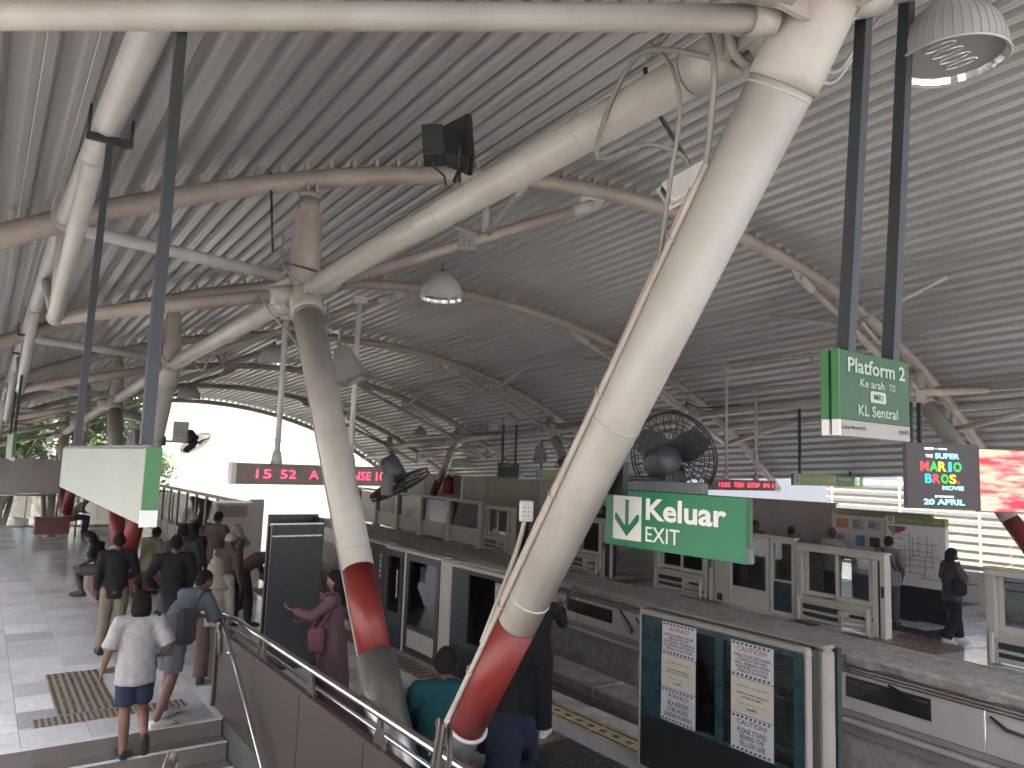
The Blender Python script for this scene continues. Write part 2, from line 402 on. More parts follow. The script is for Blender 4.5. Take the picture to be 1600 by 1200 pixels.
# far platform
fp = bpy.data.objects.new('far_platform_floor', None); fp.location = FM @ Vector((0,0,0)); fp.rotation_euler = (0,0,-FA); fp['kind'] = 'structure'; link(fp)
def fobj(name, g, m, parent=fp): return obj(name, g.xf(FM), m, parent)
g = G(); g.box(.3, 8.2, -12, 36, -.4, -TH); fobj('slab', g, 'grout')
cells = []
for i in range(0, 11):
    for j in range(0, 55):
        x, y = 1.65+.6*i, 1.8+.6*j
        if y > 35: continue
        q = (i//2+j//2) % 4
        m = 'tile_brown' if q == 0 else ('tile_light' if rt.random() < .18 or y > 12.5 and rt.random() < .5 else 'tile_charcoal' if rt.random() < .5 else 'tile_dark')
        cells.append((x, y, m))
lay_tiles(fp, cells, 170, local=True)
g = G(); rr = random.Random(5)                           # rough broken concrete lip along the far edge
ys = [-12+.12*k for k in range(400)]
prof = []
for y in ys:
    n1 = noise.noise((y*1.7, 0, 0))*.03 + noise.noise((y*6, 3, 0))*.02
    n2 = noise.noise((y*2.3, 9, 0))*.04 + noise.noise((y*9, 5, 0))*.02
    prof.append([(1.3, y, -.004), (.62, y, -.004-.01*abs(n1)), (.06+n1, y, -.012), (.0+n1, y, -.05), (.02+n2, y, -.17+n2*.6), (.12, y, -.21), (1.3, y, -.21)])
P = [p for row in prof for p in row]; F = []
for i in range(len(ys)-1):
    for j in range(6): F.append((i*7+j, i*7+j+1, (i+1)*7+j+1, (i+1)*7+j))
g.add(P, F, 0, False); fobj('edge_lip', g, 'lip_concrete')
g = G(); g.box(.16, .6, -12, 36, -.34, -.21); g.box(.05, .3, -12, 36, -.262, -.235, 1); g.box(.05, .3, -12, 36, -.31, -.285, 1); fobj('edge_channel', g, ['wall_grey', 'tube_paint'])
# cladding panels with adverts below the far edge, each panel its own piece
for k in range(16):
    y0 = -2.2+2.4*k; g = G(); g.box(.10, .14, y0+.01, y0+2.39, -.93, -.345, bev=.004); fobj('cladding_panel', g, 'poster_white')
g = G(); g.box(.09, .3, -12, 36, -1.02, -.94); g.box(.04, .3, -12, 36, -1.12, -1.06, 1); g.box(.12, .3, -12, 36, -1.3, -1.12); fobj('cladding_rail', g, ['wall_grey', 'poster_white'])
g = G(); g.box(.2, .4, -12, 36, -3.2, -1.3); fobj('trench_wall', g, 'lip_concrete')
def track_ad(y0, y1, z0, z1, dark):
    g = G(); o = FM @ Vector((.097, 0, 0)); g.box(.090, .099, y0, y1, z0, z1)
    a = fobj('advert_strip', g, 'poster_dark' if dark else 'poster_white'); U = (FM.to_3x3() @ Vector((0,-1,0))); O = FM @ Vector((.089, y1-.05, 0))
    hh = z1-z0
    for i, (t, wd) in enumerate([('NEVER LEAVE YOUR SEAT EMPTY', .42), ('PLAN YOUR JOURNEY', .34), ('ride with us every day of the week', .36), ('ASK OUR STAFF', .2)]):
        obj('lettering', text_geo(t, O+Vector((0,0,z1-hh*(.22+.19*i))), U, (0,0,1), width=wd*(y1-y0), depth=.002), 'sign_grey', a)
    g = G(); q = random.Random(int(y0*10))
    for i in range(6):
        yy = y0+(y1-y0)*(.06+.07*i); h0 = hh*q.uniform(.3,.75)
        g.prism([(-.10,0),(.10,0),(.08,h0*.6),(.045,h0*.75),(.04,h0),(-.04,h0),(-.045,h0*.75),(-.08,h0*.6)], FM @ Vector((.089, yy, z0+.01)), U, (0,0,1), FM.to_3x3() @ Vector((-.002,0,0)), 0)
    obj('printed_figure', g, 'black_plastic', a)
track_ad(5.75, 7.15, -.72, -.40, True); track_ad(13.2, 15.0, -.72, -.42, True)
g = G()                                                # peeled cable ends and bird-nest of wire on the cladding
for (y, z, pts) in [(12.35,-.42,[(0,0),(-.22,-.18),(-.30,-.3)]), (12.9,-.36,[(0,0),(-.3,-.22),(-.42,-.36),(-.4,-.45)]), (6.4,-.36,[(0,0),(-.35,-.11),(-.6,-.10)]), (4.9,-.4,[(0,0),(-.2,-.12),(-.5,-.14)])]:
    g.loft([(.07, y+a, z+b) for a, b in pts], [.02,.028,.02,.01][:len(pts)], 6)
for k in range(7): g.loft([(.06,12.45,-.72),(.05,12.45+.12*math.cos(k*.9),-.72+.1*math.sin(k*.9))], [.012,.004], 5)
for y in (7.1, 3.6): g.loft([(-.01,y,-.03),(.0,y-.02,-.2),(.05,y-.05,-.32),(.1,y-.3,-.33)], .012, 6)
fobj('loose_cable', g, 'cable_dark')

# trench and guide beams
g = G(); g.box(4, 20, -13, 60, -3.4, -3.2); struct('track_bed', g, 'dark_ground')
g = G(); g.box(6.0, 6.28, -11, 34, -3.2, -.31); struct('platform_edge_wall', g, 'beam_concrete')
for nm, x, lab in (('track_beam', 7.55, 'near concrete monorail guide beam running below the platform doors'), ('track_beam', 9.9, 'stained concrete monorail guide beam below the far platform cladding')):
    t = thing(nm, lab, 'guide beam', (x,10,-3.2), -FA if x > 9 else 0, 'monorail guide beams')
    for k in range(6):
        g = G(); y0 = -13+8*k; X = x+(.065*(y0-10) if x > 9 else 0)
        g.box(x, x+.8, y0+.02, y0+7.98, -2.7, -1.28, bev=.03); g.box(x+.1, x+.7, y0+3, y0+5, -3.2, -2.7); g.xf(Matrix.Translation((x,10,0)) @ Matrix.Rotation(-FA if x > 9 else 0, 4, 'Z') @ Matrix.Translation((-x,-10,0)))
        obj('beam_span', g, 'beam_concrete', t)
    for zz in (-1.5, -2.3):
        g = G(); g.box(x-.05, x-.01, -13, 35, zz-.05, zz+.05); g.xf(Matrix.Translation((x,10,0)) @ Matrix.Rotation(-FA if x > 9 else 0, 4, 'Z') @ Matrix.Translation((-x,-10,0))); obj('power_rail', g, 'cable_grey', t)

# ================================================================== roof
ROOF_C = Vector((9.0, 0, 7.1-18.7)); RR = 18.7
def arch_pt(th, r=RR): return Vector((ROOF_C.x+r*math.sin(th), 0, ROOF_C.z+r*math.cos(th)))
def arch_z(x, y, r=RR): return ROOF_C.z+math.sqrt(r*r-(x-ROOF_C.x)**2)+slope(y)
roof = thing('station_roof', 'long arched roof of grey corrugated metal sheets over both platforms', 'roof', (9,8.15,7.3))
roof.rotation_euler = (math.atan(-.045), 0, 0)
PITCH = .30; NC = 3; RS = RR+.20
dth = NC*PITCH/RS
LEN = 6.5
g = G(); rows = []
prof = []
for c in range(NC):
    b = c*PITCH
    prof += [(b+.0,0),(b+.052,0),(b+.056,.004),(b+.064,.004),(b+.068,0),(b+.135,0),(b+.160,.078),(b+.205,.078),(b+.209,.074),(b+.213,.078),(b+.272,.078)]
prof += [(NC*PITCH-.002,.001),(NC*PITCH,.007),(NC*PITCH+.04,.007)]
def rp(a, r, y): th = (a-NC*PITCH/2)/RS; return (RS*0+(RS+r)*math.sin(th), y, (RS+r)*math.cos(th))
n = len(prof)
for y in (-LEN/2, LEN/2+.06):
    rows += [rp(a, r, y) for a, r in prof] + [rp(a, r+.006, y) for a, r in prof[::-1]]
m = 2*n; F = [(i, i+1, m+i+1, m+i) for i in range(m-1)] + [(m-1, 0, m, 2*m-1)] + [(i, i+1, m-2-i, m-1-i) for i in range(n-1)] + [(m+m-1-i, m+m-2-i, m+i+1, m+i) for i in range(n-1)]
g.add(rows, F); sheet_me = mesh_of('roof_sheet', g, 'roof_sheet')
YB = [-4.85+LEN*k+.45 for k in range(7)]            # bay starts, laps just past each arch
for bi, yb in enumerate(YB):
    for k in range(-16, 17):
        th = k*dth+.0383
        x = ROOF_C.x+RS*math.sin(th)
        if x < -2.4 or k > 13: continue
        o = bpy.data.objects.new('roof_sheet', sheet_me); o.parent = roof
        yc = yb+LEN/2
        o.location = Vector((9, yc, ROOF_C.z+(.004 if bi % 2 else 0))) - Vector((9, 8.15, 7.3)); o.rotation_euler = (random.gauss(0,.0002), th+random.gauss(0,.00004), 0); link(o)
def purl_z(y): return ROOF_C.z+math.sqrt(RR*RR-(.47-9)**2)+(slope(y) if y > 8.15 else -.05*(8.15-y))
# arches with their lower struts
ARCH_Y = [1.65+6.5*k for k in range(-1, 6)]
XN, XF, ZN = 2.7, 16.79, 4.75
def nodeN(k):
    if k == 1: return Vector((2.82, 8.10, 4.72))
    y = 1.65+6.5*k; return Vector((XN, y, ZN+slope(y)*(1 if y > 8 else .3)))
def nodeF(k): y = 1.65+6.5*k; return Vector((XF, y, ZN+.05+slope(y)*(1 if y > 8 else .3)))
ORD = ['behind the camera', 'nearest overhead', 'second', 'third', 'fourth', 'fifth', 'last']
lab_a = {0: 'curved brown-white roof arch right above the hanging platform sign', 1: 'large curved roof arch behind the black floodlight', 2: 'curved roof arch just behind the nearest row of ceiling lamps', 3: 'curved roof arch beyond the grey horn loudspeaker', 4: 'curved roof arch two bays before the bright open end', 5: 'pale curved roof arch over the far end bench and the last columns', 6: 'last bare roof arch at the very edge of the bright open end'}
for k, y in [(k, 1.65+6.5*k) for k in range(0, 7)]:
    dz = slope(y)
    if k == 0: pass
    t = thing('roof_arch', lab_a[k], 'roof arch', (9, y, 7.1+dz), 0, 'curved tubular roof arches')
    g = G(); pts = [arch_pt(a) + Vector((0, y, dz)) for a in [R(-46+2.0*i) for i in range(45)]]
    pts = [p for p in pts if -2.6 < p.x < 21.3]
    g.loft(pts, .115, 14); obj('arch_tube', g, 'tube_paint', t)
    g = G()                                             # cleats between arch and sheet
    for i in range(-45, 46):
        th = (i-.2)*PITCH/RS; p = arch_pt(th, RR+.15)+Vector((0, y, dz))
        if -2.4 < p.x < 20.8: g.box(p.x-.02, p.x+.02, y-.035, y+.035, p.z-.05, p.z+.05)
    o = obj('cleat', g, 'tube_paint', t); o['kind'] = 'stuff'
    if k == 6: continue
    for side in (-1, 1):
        nd = nodeN(k) if side < 0 else nodeF(k)
        Z = lambda x: arch_z(x, y)
        xa, xm, xo, xp = (7.4, 5.25, .48, .47) if side < 0 else (12.1, 14.1, 18.4, 18.42)
        A = Vector((xa, y, Z(xa)-.12)); zm = nd.z+(A.z-nd.z)*abs(xm-nd.x)/abs(xa-nd.x)
        Mid = Vector((xm, y, zm)); Up = Vector((xm, y, Z(xm)-.05))
        g = G(); g.loft([nd+(A-nd)*.10, A-(A-nd).normalized()*.5], .07, 10); obj('lower_chord', g, 'tube_paint', t)
        g = G(); dv = (A-nd).normalized(); nrm = Vector((0,1,0))
        e = A-dv*.55
        up = Vector((-dv.z, 0, dv.x)); up = up if up.z > 0 else -up
        g.prism([(0,-.09),(.34,-.09),(.62,.06),(.70,.16),(.05,.16),(.0,.0)], e-nrm*.015, dv, up, nrm*.03); g.loft([e-dv*.2, e+dv*.25], .082, 10, 0)
        obj('end_bracket', g, 'strut_paint', t)
        for nm, a, b, r in (('web_strut', Mid, Up, .05), ('web_strut', Up-Vector((0,0,.05)), nd+(Up-nd)*.12, .045)):
            g = G(); g.loft([a, b], r, 8); obj(nm, g, 'strut_paint', t)
        for sy in (-1, 1):
            e = Vector((xm+.12*side*0, y+sy*1.9, Z(xm)+.10-.045*sy*1.9)); g = G(); g.loft([Mid, e], .045, 8); obj('bracing_strut', g, 'strut_paint', t)
        Lo = Vector((xo, y, nd.z-.62 if side < 0 else nd.z-.75)); Zp = Vector((xp, y, Z(xp)-.05))
        g = G(); g.loft([nd+(Lo-nd)*.12, Lo], .072, 10); g.sphere(Lo, .08, seg=10, rg=6); obj('outer_strut', g, 'tube_paint', t)
        if side < 0:
            g = G(); g.loft([nd+(Zp-nd)*.12+Vector((0,0,.1)), Zp], .068, 10); obj('tie_strut', g, 'strut_paint', t)
        g = G(); g.loft([Lo, Zp], .055, 10); obj('web_strut', g, 'strut_paint', t)
        for sy in ((-1,) if k == 0 and side < 0 else (-1, 1)):
            e = Vector((xp, y+sy*2.3, (Z(xp)-.045*sy*2.3 if side > 0 else purl_z(y+sy*2.3))-.04)); g = G(); g.loft([Lo, e], .07 if sy < 0 else .05, 10); obj('bracing_strut', g, 'strut_paint', t)
# purlin tubes that run along the roof
for x, lab in ((.47, 'pale round purlin tube carrying the black sign clamps'), (5.25, 'thin round purlin tube above the near platform lamps'), (14.1, 'thin round purlin tube above the far platform lamps'), (18.42, 'round purlin tube near the low outer edge of the roof')):
    g = G(); r = .085 if x in (.47, 18.42) else .035
    g.loft([(x, y, (purl_z(y) if x == .47 else arch_z(x, y)+(.0 if r > .05 else .10))) for y in (-4.5, 1.65, 8.15, 14.65, 21.15, 27.65, 34.15, 41)], r, 12)
    if r > .05:
        for y in ARCH_Y: g.loft([(x, y-.14, arch_z(x, y-.14)), (x, y+.14, arch_z(x, y+.14))], .12, 14)
    tag(obj('roof_purlin', g, 'strut_paint'), lab, 'purlin', 'purlin tubes along the roof')

# ================================================================== columns in leaning pairs
def column(name, label, node, base, grp, r=.2, sleeve=False, red=(.70,1.93), collar=True, postr=.15, tp=1.):
    t = thing(name, label, 'column', base, 0, grp)
    d = (node-base).normalized(); at = lambda z: base+d*((z-base.z)/d.z)
    y = node.y
    rb = r*tp; rz = lambda z: rb+(r-rb)*(z-base.z)/(node.z-base.z)
    g = G(); g.loft([at(red[1]), node-d*.34], [rz(red[1]), r], 24)
    g.loft([node-d*.36, node-d*.30, node-d*.06, node+Vector((0,0,.02))], [r*1.06, r*1.08, r*1.02, r*1.0], 24)
    for q in (.93, .62, .40, .2):
        p = base+(node-base)*q
        if p.z > red[1]+.05: g.ring(p, d, rz(p.z)-.002, .008, 24)
    obj('shaft', g, 'cream_paint', t)
    g = G(); g.loft([at(red[0]), at(red[1]-.002)], [rz(red[0])+.002, rz(red[1])+.002], 24); obj('red_band', g, 'red_paint', t)
    g = G()
    if sleeve: g.loft([at(base.z+.05), at(red[0]+.02)], [rb+.045, rb+.040], 28)
    else: g.loft([at(base.z-.02), at(red[0])], rz(red[0])+.003, 24, 1); g.ring(at(red[0]), d, rz(red[0])+.012, .014, 24)
    obj('base_sleeve', g, 'steel' if sleeve else ['cream_paint', 'dark_post' if r < .15 else 'cream_paint'], t)
    top = Vector((node.x, y, arch_z(node.x, y)-.06)); h = top.z-node.z
    g = G(); g.loft([node-Vector((0,0,.05)), node+Vector((0,0,h*.30)), node+Vector((0,0,h*.70)), node+Vector((0,0,h*.74)), node+Vector((0,0,h*.88))], [r*.98, postr+.02, postr, postr*.9, postr*.62], 20)
    g.loft([node+Vector((0,0,h*.86)), node+Vector((0,0,h*.9))], postr*.85, 20)
    for sx in (-1, 1): g.box(node.x+sx*.05-.012, node.x+sx*.05+.012, y-.07, y+.07, node.z+h*.86, top.z)
    g.loft([node+Vector((-.10,0,h*.93)), node+Vector((.10,0,h*.93))], .022, 8)
    obj('top_post', g, 'tube_paint', t)
    for sx in (-1, 1):                                   # gusset plates toward the struts
        inner = (sx > 0) == (node.x < 9); dv = Vector((sx, 0, .48 if inner else -.28)).normalized(); up = Vector((-dv.z*sx, 0, abs(dv.x)))
        g = G(); g.prism([(0,-.12),(.34,-.05),(.36,.05),(.22,.12),(0,.18)], node+dv*(r*.8)+Vector((0,-.012,0)), dv, up, (0,.024,0))
        if r > .15: g.loft([node+dv*(r*.7), node+dv*(r+.20), node+dv*(r+.24)], [.105,.105,.06], 14)
        elif inner: g.loft([node+dv*(r*.6), node+dv*(r+.30), node+dv*(r+.31)], [.10,.10,.085], 18)
        obj('gusset_plate', g, 'cream_paint' if r < .17 and node.x < 9 else 'strut_paint', t)
    return t
labN = ['big cream slanted column with red foot at the centre, carrying two conduits', 'cream column with red band and steel sleeve rising behind the stair rail', 'cream column behind the blank hanging sign, leaning toward the camera', 'upright looking cream column left of the blank sign post, with chipped red band', 'slanted cream column with red foot at the far end bench', 'last slim cream column before the far glass barrier']
for k in range(6):
    pair = k//2; base = Vector((XN, 4.82, .26)) if pair == 0 else Vector((XN, 4.85+13*pair+(-.16 if k % 2 == 0 else .16), 0))
    column('support_column', labN[k], nodeN(k), base, 'leaning roof columns on the near platform', r=(.146, .165, .18, .18, .18, .18)[k], tp=.72 if pair == 0 else .85, sleeve=(k == 1), red=(1.30 if k == 1 else 1.20, 1.93) if pair == 0 else (.75, 1.7))
labF = ['far platform column outside the picture edge', 'slanted far platform column with red foot beside the video screen', 'far platform column whose top shows above the big black fan', 'dark shaded far platform column behind the small wall fan', 'cream column with red foot above the glazed barrier', 'pale far column near the end of the far platform']
for k in range(1, 6):
    pair = k//2; base = Vector((XF, 4.85+13*pair, 0)); base += Vector((0, -.16 if k % 2 == 0 else .16, 0))
    column('support_column', labF[k], nodeF(k), base, 'leaning roof columns on the far platform', r=.17, red=(.9, 2.15))
# longitudinal tubes from node to node, pinned at both ends
def long_tube(label, a, b, grp, r=.112):
    t = thing('roof_beam', label, 'beam', a, 0, grp); dv = (b-a).normalized(); L = (b-a).length
    g = G(); g.loft([a+dv*.72, b-dv*.42], r, 22)
    for q in (1.35, 1.52, L*.5, L*.55, L*.8, L*.93): g.ring(a+dv*q, dv, r-.003, .007, 22, rs=5)
    obj('tube', g, 'cream_paint', t)
    for s0, s1, nm in ((.12, .72, 1), (L-.42, L-.12, -1)):
        g = G(); A, B = a+dv*s0, a+dv*s1
        side = dv.cross(Vector((0,0,1))).normalized(); up = side.cross(dv)
        if nm == 1:
            g.loft([B-dv*.02, B-dv*.22, B-dv*.26], [r+.012, r+.012, r*.8], 22); g.loft([A, A+dv*.22], [r*.95, r*.9], 20)
            for sd in (-1, 1): g.prism([(.15,-.07),(.50,-.085),(.50,.085),(.15,.07)], A+side*(sd*.062)-side*.014, dv, up, side*.028)
            g.ring(A+dv*.28, dv, r*.95, .022, 22)
            for q in (.24, .38): g.loft([A+dv*q-side*.115, A+dv*q+side*.115], .022, 8)
        else:
            g.loft([A, A+dv*.12], [r*.95, r*.7], 18)
            for sd in (-1, 1): g.prism([(.1,-.07),(.4,-.07),(.4,.07),(.1,.07)], A+side*(sd*.06)-side*.012, dv, up, side*.024)
            g.loft([A+dv*.26-side*.11, A+dv*.26+side*.11], .028, 8)
        obj('pin_joint', g, 'cream_paint', t)
    return t
lN = ['thick cream roof beam running down past the black floodlight', 'cream roof beam between the second and third near columns', 'cream roof beam past the second horn loudspeaker', 'far cream roof beam in front of the green trees', 'farthest cream roof beam over the end bench']
for k in range(5): long_tube(lN[k], nodeN(k), nodeN(k+1), 'roof beams joining the near columns')
long_tube('cream roof beam joint entering above the hanging platform sign', nodeN(-1), nodeN(0), 'roof beams joining the near columns')
lF = ['brown roof beam beside the platform sign, above the video screen', 'roof beam over the red display on the far platform', 'roof beam carrying the small far floodlight', 'pale roof beam above the far exit sign', 'palest roof beam at the end of the far platform']
for k in range(5): long_tube(lF[k], nodeF(k), nodeF(k+1), 'roof beams joining the far columns', .10)
n1 = nodeN(0)
g = G(); e = Vector((-2.2, 4.43, 4.205)); s0 = Vector((2.47, 1.795, 4.73)); g.loft([s0, e], .055, 20)
dv = (e-s0).normalized(); q = s0+dv*1.75; g.loft([q, q+Vector((0,0,1.2))], .034, 12); g.ring(q+Vector((0,0,.058)), (0,0,1), .034, .012, 14)
g.loft([s0-dv*.06, s0+dv*.04], .068, 20)
tag(obj('roof_brace', g, 'cream_paint'), 'thick cream brace tube crossing the top of the view from the big column', 'brace tube')
# ================================================================== stair balustrade and handrails
BX = 2.49
t = thing('stair_balustrade', 'dark steel panel balustrade with two round rails guarding the stairwell', 'balustrade', (BX,6.2,0))
for k in range(5):
    y1 = 9.15-1.32*k; y0 = y1-1.31
    g = G(); g.box(BX-.02, BX+.02, y0+.004, y1-.004, -.45, .83, bev=.004); obj('panel', g, 'balustrade_panel', t)
g = G(); g.box(BX-.035, BX+.035, 2.5, 9.17, .832, .862, bev=.008); obj('panel_cap', g, 'balustrade_panel', t)
g = G(); g.loft([(BX-.03, 9.05, .6), (BX-.03, 9.13, .95), (BX-.02, 9.10, 1.04), (BX, 9.0, 1.06), (BX+.04, 2.3, 1.06)], .03, 14); obj('top_rail', g, 'rail_steel', t)
g = G(); g.loft([(BX, 9.1, .945), (BX+.03, 2.3, .945)], .018, 10); obj('lower_rail', g, 'rail_steel', t)
for k in range(5):
    y = 8.95-1.32*k; g = G()
    g.prism([(-.11,.83),(.11,.83),(.035,.99),(.03,1.04),(-.03,1.04),(-.035,.99)], (BX-.012, y-.02, 0), (0,1,0), (0,0,1), (.024,0,0))
    g.box(BX-.05, BX+.05, y-.07, y+.03, .864, .876); obj('rail_bracket', g, 'balustrade_panel', t)
g = G(); g.box(BX-.05, BX+.05, 9.17, 9.24, 0, .98, bev=.006); obj('end_post', g, 'balustrade_panel', t)
g = G(); g.loft([(2.40,8.93,.92),(2.40,8.87,1.03),(2.38,8.70,1.02),(2.36,7.9,.62),(2.33,6.6,-.12),(2.33,4.6,-1.22)], .022, 12)
for y, z in ((8.4,.78),(6.6,-.2)): g.loft([(2.36,y,z),(2.47,y,z-.06)], .012, 8)
tag(obj('stair_handrail', g, 'rail_steel'), 'round steel handrail sloping down inside the stair balustrade', 'handrail')
g = G(); hp = [(.62,2.9,1.50),(.70,3.16,1.555),(.735,3.27,1.60),(.745,3.29,1.635),(.735,3.27,1.662),(.70,3.16,1.655),(.60,2.84,1.60)]
g.loft(hp, .024, 14); g.prism([(-.30,-.105),(.10,-.02),(.13,.02),(.12,.055),(-.3,-.01)], (.70-.012*.8,3.16,1.60), (.30,.954,0), (0,0,1), (.02,-.006,0))
tag(obj('escalator_handrail_end', g, 'rail_steel'), 'rounded polished handrail end poking up at the bottom edge below the walking woman', 'handrail end')
g = G(); g.loft([(1.64,2.74,1.80),(1.60,2.66,1.80),(1.36,2.30,1.76),(.9,1.6,1.70)], .019, 12); g.loft([(1.665,2.70,1.80),(1.62,2.62,1.72),(1.39,2.26,1.66),(.95,1.55,1.6)], .012, 10)
tag(obj('upper_handrail', g, 'rail_steel'), 'short bright steel handrail bar crossing in front of the red column foot', 'handrail')

# ================================================================== platform doors, near side (X 5.53)
def door(t, y0, y1, z0, z1, x, frame, fm, win=None, wm_='glass_tint', th=.06, low=None, lowm=None, nm='door_leaf'):
    """one door or fixed leaf: surround of four bars, pane, lower panel"""
    g = G(); f = frame; zt = z1; zl = low if low else z0
    g.box(x, x+th, y0, y0+f, z0, z1, bev=.004); g.box(x, x+th, y1-f, y1, z0, z1, bev=.004)
    g.box(x+.001, x+th-.001, y0+f, y1-f, z1-f, z1-.001); g.box(x+.001, x+th-.001, y0+f, y1-f, z0+.001, z0+f)
    if low: g.box(x+.002, x+th-.002, y0+f, y1-f, low-f*.6, low)
    o = obj(nm, g, fm, t)
    g = G(); g.box(x+th*.5-.006, x+th*.5+.006, y0+f, y1-f, zl, z1-f); obj('pane', g, wm_, o)
    if low: g = G(); g.box(x+.008, x+th-.008, y0+f, y1-f, z0+f, low-f*.6); obj('kick_panel', g, lowm or fm, o)
    return o
PX = 5.53
def near_unit(label, y0):
    t = thing('platform_door_unit', label, 'platform door', (PX, y0, 0), 0, 'half height platform doors on the near platform'); return t
t = near_unit('teal platform door panel covered with warning notices at the lower edge', 4.4)
g = G(); y0, y1 = 3.62, 5.42                                  # the big sticker-covered unit
g.box(PX, PX+.05, y0, y1, .02, .49); obj('lower_panel', g, 'black_panel', t)
g = G()
for (a, b, c, d2) in [(5.16,5.42,.495,1.44),(4.43,4.51,.495,1.44),(3.62,3.72,.495,1.44),(4.51,5.16,1.39,1.44),(3.72,4.43,1.39,1.44),(4.51,5.16,.495,.53),(3.72,4.43,.495,.53)]: g.box(PX, PX+.04, a, b, c, d2)
obj('door_field', g, 'teal_panel', t)
for a, b in ((4.51,5.16),(3.72,4.43)):
    g = G(); g.box(PX+.012, PX+.02, a, b, .53, 1.39); obj('pane', g, 'glass_dark', t)
g = G(); pr = lambda x0: [(y0-.05,.0),(y1+.02,.0)]
g.box(PX-.012, PX+.06, y1, y1+.025, 0, 1.49, bev=.005); g.box(PX-.012, PX+.06, y0-.03, y0, 0, 1.42, bev=.008); g.box(PX-.012, PX+.06, y0, y1, 1.442, 1.49, bev=.008)
g.prism([(y0-.03,1.42),(y0,1.42),(y0,1.49),(y0-.008,1.487),(y0-.022,1.472)], (PX-.012,0,0), (0,1,0), (0,0,1), (.072,0,0))
obj('door_surround', g, 'door_trim', t)
g = G(); g.box(PX+.062, PX+.14, y0-.05, y0+.10, 0, 1.49, bev=.02); g.box(PX+.062, PX+.14, y1-.2, y1+.02, 0, 1.49); g.box(PX+.063, PX+.139, y0+.1, y1-.2, 1.40, 1.489); g.box(PX+.063, PX+.139, y0+.1, y1-.2, 0, .5); obj('back_frame', g, 'black_panel', t)
g = G(); g.box(PX+.142, PX+.30, y0-.09, y0+.08, 0, 1.46, bev=.025); g.box(PX+.142, PX+.30, y1-.2, y1+.02, 0, 1.46); g.box(PX+.143, PX+.299, y0+.08, y1-.2, 0, .5); g.box(PX+.142, PX+.30, y0-.085, y1, 1.462, 1.50, bev=.015); obj('motor_housing', g, 'door_trim', t)
g = G(); g.box(PX+.302, PX+.36, y0-.10, y0-.02, 0, 1.47); obj('end_seal', g, 'black_plastic', t)
U, V = Vector((0,-1,0)), Vector((0,0,1))
def notice(yl, z0, z1, wd, title, tcol, lines, border=True, foot=None, mm='paper', tilt=0):
    g = G(); o = Vector((PX, yl, z0)); u = U.copy(); u.z = tilt; u.normalize(); v = u.cross(Vector((-1,0,0)))*-1 if False else Vector((0,0,1))
    h = z1-z0; rect(g, o, U, V, 0, wd, 0, h, .002, .0012)
    s = obj('notice', g, mm, t)
    L = G()
    if border:
        nn = 9
        for zz in (h-.028, .008):
            g = G()
            for i in range(nn):
                a = .012+(wd-.03)*i/nn; q = (wd-.03)/nn*.55; g.prism([(a,zz),(a+q,zz),(a+q+.008,zz+.02),(a+.008,zz+.02)], o+U.cross(V)*.0034, U, V, U.cross(V)*.0004)
            obj('hazard_border', g, 'letter_black', s)['kind'] = 'stuff'
    if title: obj('lettering', text_geo(title, o+U*(wd/2)+V*(h*.73 if border else h*.74), U, V, width=min(wd*.70, wd*.12*len(title)), height=h*.14 if border else h*.075, align='C', bold=.012, depth=.0036), tcol, s)
    gs = []
    top = h*(.66 if border else .62); n = len(lines); bot = h*(.13 if border else .44); stp = (top-bot)/n
    for i, (tx, fr) in enumerate(lines): gs.append(text_geo(tx, o+U*(wd/2)+V*(top-stp*(i+.85)), U, V, width=wd*fr, height=stp*.80, align='C', bold=.025, depth=.0036))
    if gs: obj('lettering', merge(*gs), 'letter_black', s)['kind'] = 'stuff'
    if foot:
        obj('lettering', merge(text_geo('hubungi staf kami / contact our staff', o+U*(wd/2)+V*(h*.27), U, V, width=wd*.62, align='C', depth=.0036), text_geo(foot, o+U*(wd*.5)+V*(h*.12), U, V, width=wd*.26, align='C', bold=.02, depth=.0036)), 'letter_black', s)['kind'] = 'stuff'
AW, CW = .42, .43
notice(5.145, 1.13, 1.425, AW, 'AWAS!', 'letter_red', [('PINTU INI MASIH BELUM', .82), ('BERFUNGSI DAN', .58), ('SENTIASA TERBUKA', .90), ('SILA BERHATI-HATI KETIKA', .92), ('BERADA DI PLATFORM', .76)])
notice(5.15, .825, 1.125, AW, 'Anda prihatin?', 'letter_red', [('sila hulurkan bantuan', .62), ('kepada yang memerlukan...', .74)], False, 'rapidKL', 'paper_cream')
notice(5.15, .52, .82, AW, 'AWAS!', 'letter_black', [('SILA BERDIRI', .62), ('DI BELAKANG', .60), ('GARISAN KUNING', .80)])
notice(4.335, 1.12, 1.415, CW, 'CAUTION!', 'letter_red', [('THESE DOORS ARE UNDER', .88), ('CONSTRUCTION AND', .70), ('WILL REMAIN OPEN', .84), ('PLEASE BE CAUTIOUS', .76), ('WHILE AT PLATFORM', .70)])
notice(4.335, .815, 1.115, CW, "Aren't you concerned?", 'letter_red', [('please provide assistance', .72), ('to those in need...', .5)], False, 'rapidKL', 'paper_cream')
notice(4.335, .51, .81, CW, 'CAUTION!', 'letter_black', [('PLEASE STAND', .68), ('BEHIND THE', .56), ('YELLOW LINE', .62)])

